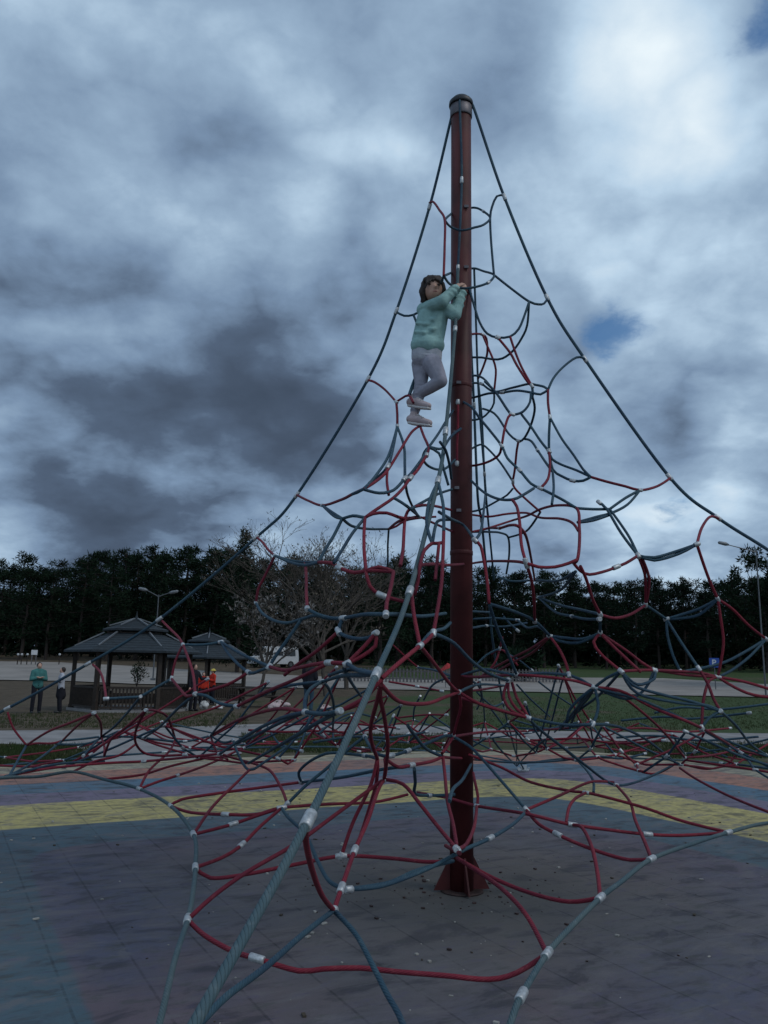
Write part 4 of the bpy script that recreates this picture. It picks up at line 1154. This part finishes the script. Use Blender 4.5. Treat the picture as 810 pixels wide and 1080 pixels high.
for _ in range(46):                                                 # loose locks
    a = rn.uniform(0, 6.28); u = rn.uniform(-.2, .95); d = Vector((math.cos(a) * math.sqrt(1 - u * u), math.sin(a) * math.sqrt(1 - u * u), u))
    if d.y < -.35 and d.z < .5: continue
    p = hd + Vector((-.004, .020, .020)) + Vector((d.x * .086, d.y * .084, d.z * .092)); limb(mb, [p, p + d * .014 + Vector((rn.uniform(-.01, .01), 0, -.03))], [.013, .006], 8)
for x, l in ((-.05, .075), (-.030, .05), (-.008, .030), (.014, .022), (.034, .040), (.052, .07)): limb(mb, [hd + Vector((x * .8, -.056, .076)), hd + Vector((x * 1.15 + .004, -.079, .060 - l * .6)), hd + Vector((x * 1.3 + .004, -.074, .05 - l))], [.015, .010, .004], 8)
for _ in range(26):                                                 # strands blown about the neck
    a = rn.uniform(.2, 2.94) + math.pi * 0; p = hd + Vector((math.cos(a) * .078, math.sin(a) * .05 + .01, rn.uniform(-.07, .0))); limb(mb, [p, p + Vector((math.cos(a) * .02 + rn.uniform(-.012, .012), rn.uniform(-.01, .02), -.05 - rn.uniform(0, .04)))], [.013, .005], 6)
piece('hair', mb, M['hair'], girl, .006, 2, .35)
mb = MB()
limb(mb, [sh_l, el_l, el_l.lerp(wr_l, .88)], [.057, .048, .036]); limb(mb, [sh_r, el_r, el_r.lerp(wr_r, .86)], [.056, .048, .036])
limb(mb, [sh_l, neck + Vector((0, 0, -.03)), sh_r], [.058, .055, .056]); limb(mb, [chest + Vector((-.025, 0, 0)), waist + Vector((-.025, 0, -.02))], [.094, .098]); limb(mb, [chest + Vector((.03, -.005, 0)), waist + Vector((.03, 0, -.02))], [.090, .092])
limb(mb, [waist + Vector((-.035, 0, -.045)), waist + Vector((.035, 0, -.045))], [.082, .08])
for z, dx, w_ in ((-.02, .0, .09), (.02, -.03, .07), (.05, .03, .06), (.09, -.02, .07), (.13, .03, .05)):   # folds across the front
    limb(mb, [waist + Vector((dx - w_, -.062, z + .012)), waist + Vector((dx, -.094, z - .010)), waist + Vector((dx + w_, -.066, z + .016))], [.010, .017, .010], 8)
for A, B in ((sh_l, el_l), (el_l, wr_l), (sh_r, el_r), (el_r, wr_r)):
    for u in (.35, .6, .82): p = A.lerp(B, u); mb.ball(p, (.052, .052, .030), 10, 6)
limb(mb, [waist + Vector((-.06, -.02, -.055)), waist + Vector((0, -.05, -.06)), waist + Vector((.06, -.02, -.055))], [.072, .072, .07])
piece('sweatshirt', mb, M['mint'], girl, .007, 2, .4)
mb = MB(); limb(mb, [waist + Vector((-.03, 0, -.03)), pel + Vector((-.025, 0, .02))], [.088, .092]); limb(mb, [waist + Vector((.03, 0, -.03)), pel + Vector((.025, 0, .02))], [.088, .090])
for k in range(4): mb.ball(pel + Vector((0, 0, .075 - k * .024)), (.118, .095, .009), 14, 6)
piece('shirt_hem', mb, M['grey_knit'], girl, .008, 3, .35)
mb = MB(); limb(mb, [pel + Vector((-.03, 0, 0)), pel + Vector((.03, 0, 0))], [.083, .083]); limb(mb, [hip_l, hip_l.lerp(kn_l, .6), kn_l, kn_l.lerp(an_l, .4), an_l.lerp(kn_l, .08)], [.074, .060, .048, .046, .034]); limb(mb, [hip_r, hip_r.lerp(kn_r, .6), kn_r, kn_r.lerp(an_r, .4), an_r.lerp(kn_r, .05)], [.076, .062, .050, .046, .034])
for A, B in ((kn_l, hip_l), (kn_r, hip_r), (kn_l, an_l), (kn_r, an_r)):
    for u in (.06, .16, .30, .85): p = A.lerp(B, u); mb.ball(p, (.052 - .012 * u, .056 - .012 * u, .014), 10, 6)
piece('leggings', mb, M['lilac'], girl, .007, 2, .4)
for an, tx, ty in ((an_l, 453, 446), (an_r, 452, 428)):
    mb = MB(); toe = G(tx, ty, 5.70); heel = an + Vector((-.030, .01, -.040)); ax_ = (toe - heel); up_ = Vector((0, 0, 1)); mid_ = heel.lerp(toe, .5)
    limb(mb, [an, an + Vector((0, 0, -.025))], [.034, .036]); limb(mb, [heel + up_ * .006, mid_ + up_ * .012], [.031, .031]); limb(mb, [mid_ + up_ * .006, toe], [.031, .023])
    s_ = piece('shoe', mb, M['shoe'], girl, .006, 2, .4)
    mb = MB(); sd = ax_.cross(up_).normalized()
    for o_ in (-.018, 0, .018): limb(mb, [heel - up_ * .026 + sd * o_, mid_ - up_ * .026 + sd * o_, toe - up_ * .020 + sd * o_ * .7 + ax_.normalized() * .006], [.011, .011, .010], 8)
    piece('sole', mb, M['sole'], s_, .005, 1, .4)
    mb = MB()
    for u in (.45, .56, .67): q = heel.lerp(toe, u) + up_ * (.046 - (u - .45) * .06); mb.tube([q - sd * .022 - up_ * .006, q + up_ * .002, q + sd * .022 - up_ * .006], .005, 6)
    mb.build('lace', M['sole'], s_)
# ---- grown-ups far off
def person(p, H, face, label, top, legs, hair, arms='down', skirt=False, hat=None, sit=False, longhair=False, group=None, bulk=1.0):
    root = tag(empty('person', p, face), label, 'person', group); u = H / 1.7
    V = lambda x, y, z: Vector((x, y, z - (.42 if sit else 0))) * u           # local: faces -y
    hp, kn, an = .92, .49, .08
    if sit: LEG = [[V(s * .10, 0, hp), V(s * .11, -.42, hp), V(s * .11, -.42, .50)] for s in (-1, 1)]
    else: LEG = [[V(s * .10, 0, hp), V(s * .115, -.02, kn), V(s * .12, .02, an)] for s in (-1, 1)]
    ARM = []
    for s in (-1, 1):
        sh = V(s * .19, 0, 1.40)
        if arms == 'fold': ARM.append([sh, V(s * .25, -.04, 1.14), V(-s * .02, -.22, 1.20)])
        elif arms == 'out' and s == 1: ARM.append([sh, V(.30, -.10, 1.16), V(.48, -.14, 1.22)])
        else: ARM.append([sh, V(s * .25, .02, 1.12), V(s * .27, -.05, .86)])
    sk = MB(); sk.ball(V(0, -.01, 1.59), (.075 * u, .09 * u, .115 * u), 12, 9); limb(sk, [V(0, .01, 1.5), V(0, .01, 1.42)], [.052 * u, .06 * u], 10)
    sk.ball(V(0, -.10, 1.575), (.014 * u, .02 * u, .02 * u), 8, 6)
    limb(sk, [V(0, 0, 1.3), V(0, 0, hp)], [.085 * u, .085 * u], 10)
    for L in LEG: limb(sk, L, [.075 * u, .052 * u, .04 * u], 10)
    for A in ARM:
        limb(sk, A, [.045 * u, .036 * u, .028 * u], 10); d = (A[2] - A[1]).normalized(); w = A[2]
        side = d.cross(Vector((0, 0, 1))); side = side.normalized() if side.length > .1 else Vector((1, 0, 0))
        limb(sk, [w, w + d * .07 * u], [.030 * u, .034 * u], 8)
        for q in (-.026, -.009, .009, .026): limb(sk, [w + d * .08 * u + side * q * u, w + d * .16 * u + side * q * 1.1 * u], [.011 * u, .009 * u], 6)
        limb(sk, [w + d * .03 * u + side * .035 * u, w + d * .09 * u + side * .06 * u], [.012 * u, .010 * u], 6)
    piece('body', sk, M['skin'], root, .016, 2, .4)
    mb = MB(); limb(mb, [V(-.06, 0, 1.34), V(-.05, 0, 1.12), V(-.06, 0, .93)], [.125 * u * bulk, .115 * u * bulk, .125 * u * bulk]); limb(mb, [V(.06, 0, 1.34), V(.05, 0, 1.12), V(.06, 0, .93)], [.125 * u * bulk, .115 * u * bulk, .125 * u * bulk])
    limb(mb, [V(-.16, 0, 1.40), V(0, 0, 1.45), V(.16, 0, 1.40)], [.075 * u, .085 * u, .075 * u])
    for A in ARM: limb(mb, [A[0], A[1], A[1].lerp(A[2], .9)], [.070 * u * bulk, .058 * u * bulk, .046 * u], 10)
    piece('top', mb, top, root, .02, 4)
    mb = MB(); limb(mb, [V(-.06, 0, .94), V(.06, 0, .94)], [.115 * u, .115 * u])
    for L in LEG: limb(mb, [L[0], L[1], L[2].lerp(L[1], .05)], [.098 * u, .075 * u, .066 * u], 10)
    if skirt: limb(mb, [V(0, 0, .95), V(0, .02, .66)], [.15 * u, .19 * u])
    piece('trousers' if not skirt else 'jacket_round_waist', mb, legs, root, .02, 4)
    for L in LEG:
        mb = MB(); f = L[2]; limb(mb, [f + V(0, .03, .38 if sit else -.04) * 1.0 - (V(0, 0, 0) if not sit else V(0, 0, .42)), f + Vector((0, -.16, -.04)) * u], [.045 * u, .04 * u], 10); piece('shoe', mb, M['black_shoe'], root, .015, 2)
    mb = MB(); mb.ball(V(0, .025, 1.62), (.092 * u, .098 * u, .11 * u), 12, 9)
    if longhair: limb(mb, [V(0, .06, 1.58), V(0, .085, 1.36)], [.095 * u, .10 * u])
    piece('hair', mb, hair, root, .014, 2)
    if hat: mb = MB(); mb.ball(V(0, .0, 1.66), (.11 * u, .115 * u, .09 * u), 12, 9); mb.lathe([(.15 * u, 0), (.15 * u, .02 * u)], 14, V(0, 0, 1.64)); piece('hat', mb, hat, root, .014, 2)
    return root
person(ground(37, 752.5), 1.56, R(35), 'woman in a teal top and dark trousers standing left of the near gazebo', M['teal_top'], M['dark_cloth'], M['hair'], 'fold')
person(ground(62, 752), 1.42, R(-60), 'person in a white hoodie with a dark jacket round the waist, next to the gazebo', M['white_top'], M['dark_cloth'], M['hair'], 'out', True)
person(ground(325, 751), 1.78, R(150), 'person in a black coat and blue jeans standing behind the netting under the bare tree', M['dark_cloth'], M['jeans'], M['hair'], 'fold', longhair=True, bulk=1.5)
person(ground(203, 750), 1.60, R(60), 'person dressed in black standing at the front of the far gazebo', M['dark_cloth'], M['dark_cloth'], M['hair'], 'out')
person(ground(213, 744), 1.30, R(20), 'bare-headed child in a red jacket left of the child in the yellow hat', M['red_cloth'], M['dark_cloth'], M['hair'])
person(ground(223, 743.5), 1.42, R(-50), 'child in a red jacket and yellow hat standing by the far gazebo', M['red_cloth'], M['dark_cloth'], M['hair'], 'fold', hat=M['yellow_cloth'])
def sack(p, w, h, label, mat):
    rn = random.Random(int(p.x * 100)); mb = MB()
    for _ in range(9):
        s_ = rn.uniform(.14, .26); mb.ball((rn.uniform(-w * .36, w * .36), rn.uniform(-w * .2, w * .2), h * rn.uniform(.22, .62)), (w * s_, w * s_, h * rn.uniform(.2, .38)), 10, 8)
    for s_ in (-1, 1): mb.tube([Vector((s_ * w * .15, 0, h * .5)), Vector((s_ * w * .2, 0, h * .9)), Vector((s_ * w * .05, .02, h * 1.08))], [w * .07, w * .04, w * .03], 6)
    mb.tube([Vector((0, 0, h * .6)), Vector((.02, 0, h * 1.1))], [w * .14, w * .04], 8)
    me = blend(mb, .016, 1); me.materials.append(mat); o = bpy.data.objects.new('bag', me); C.objects.link(o); o.location = p; tag(o, label, 'bag')
M['bag_white'] = material('white_bag', (.50, .50, .50), .6, 0, .1); M['bag_pink'] = material('pale_pink_bag', (.42, .33, .33), .7, 0, .1)
sack(ground(215, 748), .50, .28, 'larger white carrier bag on the grass below the child in red', M['bag_white']); sack(ground(198, 749.5), .30, .32, 'small white bag beside the person in black at the far gazebo', M['bag_white'])
sack(ground(231, 748), .50, .20, 'flat white bag right of the larger white bag', M['bag_white']); sack(ground(294, 749), .8, .34, 'pale pink bundle lying on the grass by the picnic table', M['bag_pink']); sack(ground(343, 750), .6, .22, 'pale bag lying right of the person in the black coat', M['bag_pink'])
sack(ground(241, 741), .34, .24, 'dark bag on the ground between the far gazebo and the picnic table', M['dark_cloth'])
# ---- picnic table
p = ground(270, 746); root = tag(empty('picnic_table', p, R(25)), 'dark wooden picnic table on the grass right of the gazebos', 'table')
mb = MB(); 
for k in range(5): mb.box((0, -.30 + k * .15, .74), (1.8, .14, .04))
mb.build('tabletop', M['wood'], root)
for s in (-1, 1):
    mb = MB(); mb.box((0, s * .68, .44), (1.8, .26, .04)); mb.build('seat', M['wood'], root)
    mb = MB(); mb.bar((s * .65, -.62, 0), (s * .65, .22, .72), .06, .09); mb.bar((s * .65 + .07, .62, 0), (s * .65 + .07, -.22, .72), .06, .09); mb.bar((s * .65 - .07, -.72, .40), (s * .65 - .07, .72, .40), .05, .09); mb.build('leg', M['wood'], root)
# ================================================================== van, lamps, fence, signs
p, _ = place(288, 700, 684, 84); van = tag(empty('van', p, R(212)), 'white van parked at the edge of the wood', 'van')
prof_ = [(-2.35, .35), (-2.38, 1.0), (-2.30, 1.95), (-2.1, 2.08), (1.0, 2.08), (1.35, 1.95), (1.85, 1.15), (2.4, .98), (2.5, .6), (2.45, .35)]
mb = MB(); n = len(prof_); w = .92
for y in (-w, w): mb.v += [Vector((x, y * (.9 if z > 1.5 else 1), z)) for x, z in prof_]
mb.face(list(range(n))); mb.face(list(range(n, 2 * n))[::-1])
for i in range(n): j = (i + 1) % n; mb.face([j, i, n + i, n + j])
mb.build('body', M['white'], van)
for s in (-1, 1):
    for a, c in ((-2.0, -.75), (-.65, .35), (.45, 1.2)):
        mb = MB(); y0, y1 = s * (w + .004), s * (w * .9 + .012)
        mb.poly([(a, y0 * 1.0, 1.18), (c + (.25 if c > 1 else 0), y0, 1.18), (c, y1, 1.80), (a, y1, 1.80)]); mb.build('window', M['glass'], van)
    for x in (-1.5, 1.6):
        mb = MB(); mb.tube([(x, s * (w - .18), .33), (x, s * (w + .02), .33)], .33, 18); wh = mb.build('wheel', M['black'], van)
        mb = MB(); mb.tube([(x, s * (w + .021), .33), (x, s * (w + .032), .33)], .18, 14); mb.build('hubcap', M['steel'], wh)
    mb = MB(); mb.box((2.48, s * .66, .78), (.06, .34, .16)); mb.build('headlight', M['ridge'], van)
mb = MB(); mb.poly([(1.40, -.78, 1.90), (1.40, .78, 1.90), (1.87, .84, 1.18), (1.87, -.84, 1.18)]); o = mb.build('windscreen', M['glass'], van); o.location = (.025, 0, .02)
mb = MB(); mb.poly([(-2.36, -.75, 1.25), (-2.36, .75, 1.25), (-2.335, .7, 1.85), (-2.335, -.7, 1.85)]); o = mb.build('rear_window', M['glass'], van); o.location = (-.012, 0, 0)
def lamp(x, ytop, D, arms, label):
    p, h = place(x, 0, ytop, D); root = tag(empty('street_lamp', p), label, 'street lamp')
    mb = MB(); mb.tube([(0, 0, 0), (0, 0, h * .5), (0, 0, h)], [.055, .045, .035], 10); mb.box((0, 0, .1), (.28, .28, .2)); mb.build('post', M['steel'], root)
    for dx, dz in arms:
        mb = MB(); mb.tube([(0, 0, h - .15), (dx * .5, 0, h - .05 + dz * .45), (dx, 0, h + dz)], [.035, .03, .028], 8); mb.build('arm', M['steel'], root)
        mb = MB(); u = 1 if dx > 0 else -1; mb.tube([(dx - u * .05, 0, h + dz), (dx + u * .15, 0, h + dz + .05), (dx + u * .55, 0, h + dz + .13), (dx + u * .62, 0, h + dz + .15)], [.05, .12, .10, .03], 10); mb.build('lamp_head', M['ridge'], root, True)
lamp(162, 627, 58, [(-.85, .28), (.75, .12)], 'tall double-armed street lamp behind the near gazebo')
lamp(806, 580, 50, [(-1.7, .28)], 'single-armed street lamp at the right edge above the leafy tree')
def fence(x0, x1, yb, label):
    A, B = ground(x0, yb), ground(x1, yb + (x1 - x0) * math.tan(ROLL)); d = (B - A); L = d.length; d.normalize(); rz = math.atan2(d.y, d.x)
    root = tag(empty('picket_fence', A, rz), label, 'fence'); H = 1.0; n = int(L / .26); rn = random.Random(x0)
    mb = MB()
    for i in range(n):
        x = i * .26; zz_ = tz(*(A + d * x)[:2]) - A.z; hh = H + rn.uniform(-.03, .03); mb.box((x, 0, zz_ + hh / 2), (.13, .022, hh)); mb.poly([(x - .065, .0, zz_ + hh), (x + .065, .0, zz_ + hh), (x, 0, zz_ + hh + .07)])
    mb.build('pickets', M['picket'], root)
    for z in (.3, .85):
        mb = MB(); mb.bar((0, .03, z), (L, .03, z + B.z - A.z), .04, .08); mb.build('rail', M['picket'], root)
    for i in range(int(L / 2.6) + 1):
        mb = MB(); x = i * 2.6; zz_ = tz(*(A + d * x)[:2]) - A.z; mb.box((x, .08, zz_ + .6), (.10, .10, 1.25)); mb.build('post', M['wood'], root)
fence(355, 478, 719, 'weathered pale picket fence at the foot of the wood left of the pole')
fence(495, 600, 719, 'weathered pale picket fence at the foot of the wood right of the pole')
p = ground(755, 728); root = tag(empty('parking_sign', p, R(-18)), 'blue parking sign with a white P on a thin post beside the gravel', 'sign')
top = at(755, 699, p.y).z - p.z
mb = MB(); mb.tube([(0, 0, 0), (0, 0, top + .25)], .035, 10); mb.build('post', M['steel'], root)
mb = MB(); mb.box((0, -.045, top), (.66, .02, .66)); pn = mb.build('panel', M['sign_blue'], root)
mb = MB()                                                           # the letter
mb.box((-.10, -.060, top), (.09, .006, .44)); ring = []
for k in range(13):
    a = math.pi / 2 - math.pi * k / 12; ring.append((math.cos(a), math.sin(a)))
for (c0, s0), (c1, s1) in zip(ring, ring[1:]):
    f_ = lambda r, c, s: (-.055 + .06 + r * c, -.063, top + .095 + r * s)
    mb.poly([f_(.045, c0, s0), f_(.125, c0, s0), f_(.125, c1, s1), f_(.045, c1, s1)])
for z in (.18, .01): mb.box((-.025, -.060, top + z), (.07, .0055, .08))
mb.build('letter', M['white'], pn)
p = ground(35, 701.5); root = tag(empty('notice_board', p, R(20)), 'small white notice board on posts at the edge of the wood far left', 'sign')
s_ = p.y / 864; mb = MB(); mb.box((0, 0, 13 * s_), (6 * s_, .04, 5 * s_)); mb.build('panel', M['white'], root)
for sx in (-2, 2): mb = MB(); mb.box((sx * s_, .05, 7.5 * s_), (.1, .08, 15 * s_)); mb.build('post', M['picket'], root)
for x in (18, 22, 28, 62):
    p = ground(x, 701.5); s_ = p.y / 864; mb = MB(); mb.m = 1; mb.tube([(0, 0, 0), (0, 0, 10.5 * s_)], .05, 8); mb.m = 0; mb.lathe([(.08, 10 * s_), (.11, 10.5 * s_), (.11, 11.6 * s_), (.05, 12 * s_)], 10); o = mb.build('marker_post', [M['white'], M['wood']], None, False, p); tag(o, 'small white-topped post at the edge of the wood far left', 'post', 'white-topped posts along the wood')
# ---- a small red sunshade in front of the fence
p = ground(470, 726); root = tag(empty('sunshade', p, R(15)), 'small red tilted sunshade seen just left of the pole', 'umbrella')
sc = p.y / 864; hh = 24 * sc
mb = MB(); mb.tube([(0, 0, 0), (0, 0, hh)], .025, 8); mb.build('pole', M['steel'], root)
mb = MB(); n = 8; apex = Vector((.12, 0, hh + .12)); rim = [Vector((.62 * math.cos(k * 6.2832 / n) * .75, .58 * math.sin(k * 6.2832 / n), hh - .24 + .22 * math.cos(k * 6.2832 / n))) for k in range(n)]
for k in range(n):
    mb.poly([rim[k], rim[(k + 1) % n], apex]); mb.poly([rim[(k + 1) % n] - Vector((0, 0, .01)), rim[k] - Vector((0, 0, .01)), apex - Vector((0, 0, .01))])
mb.build('canopy', material('sunshade_red', (.30, .02, .02), .8), root)
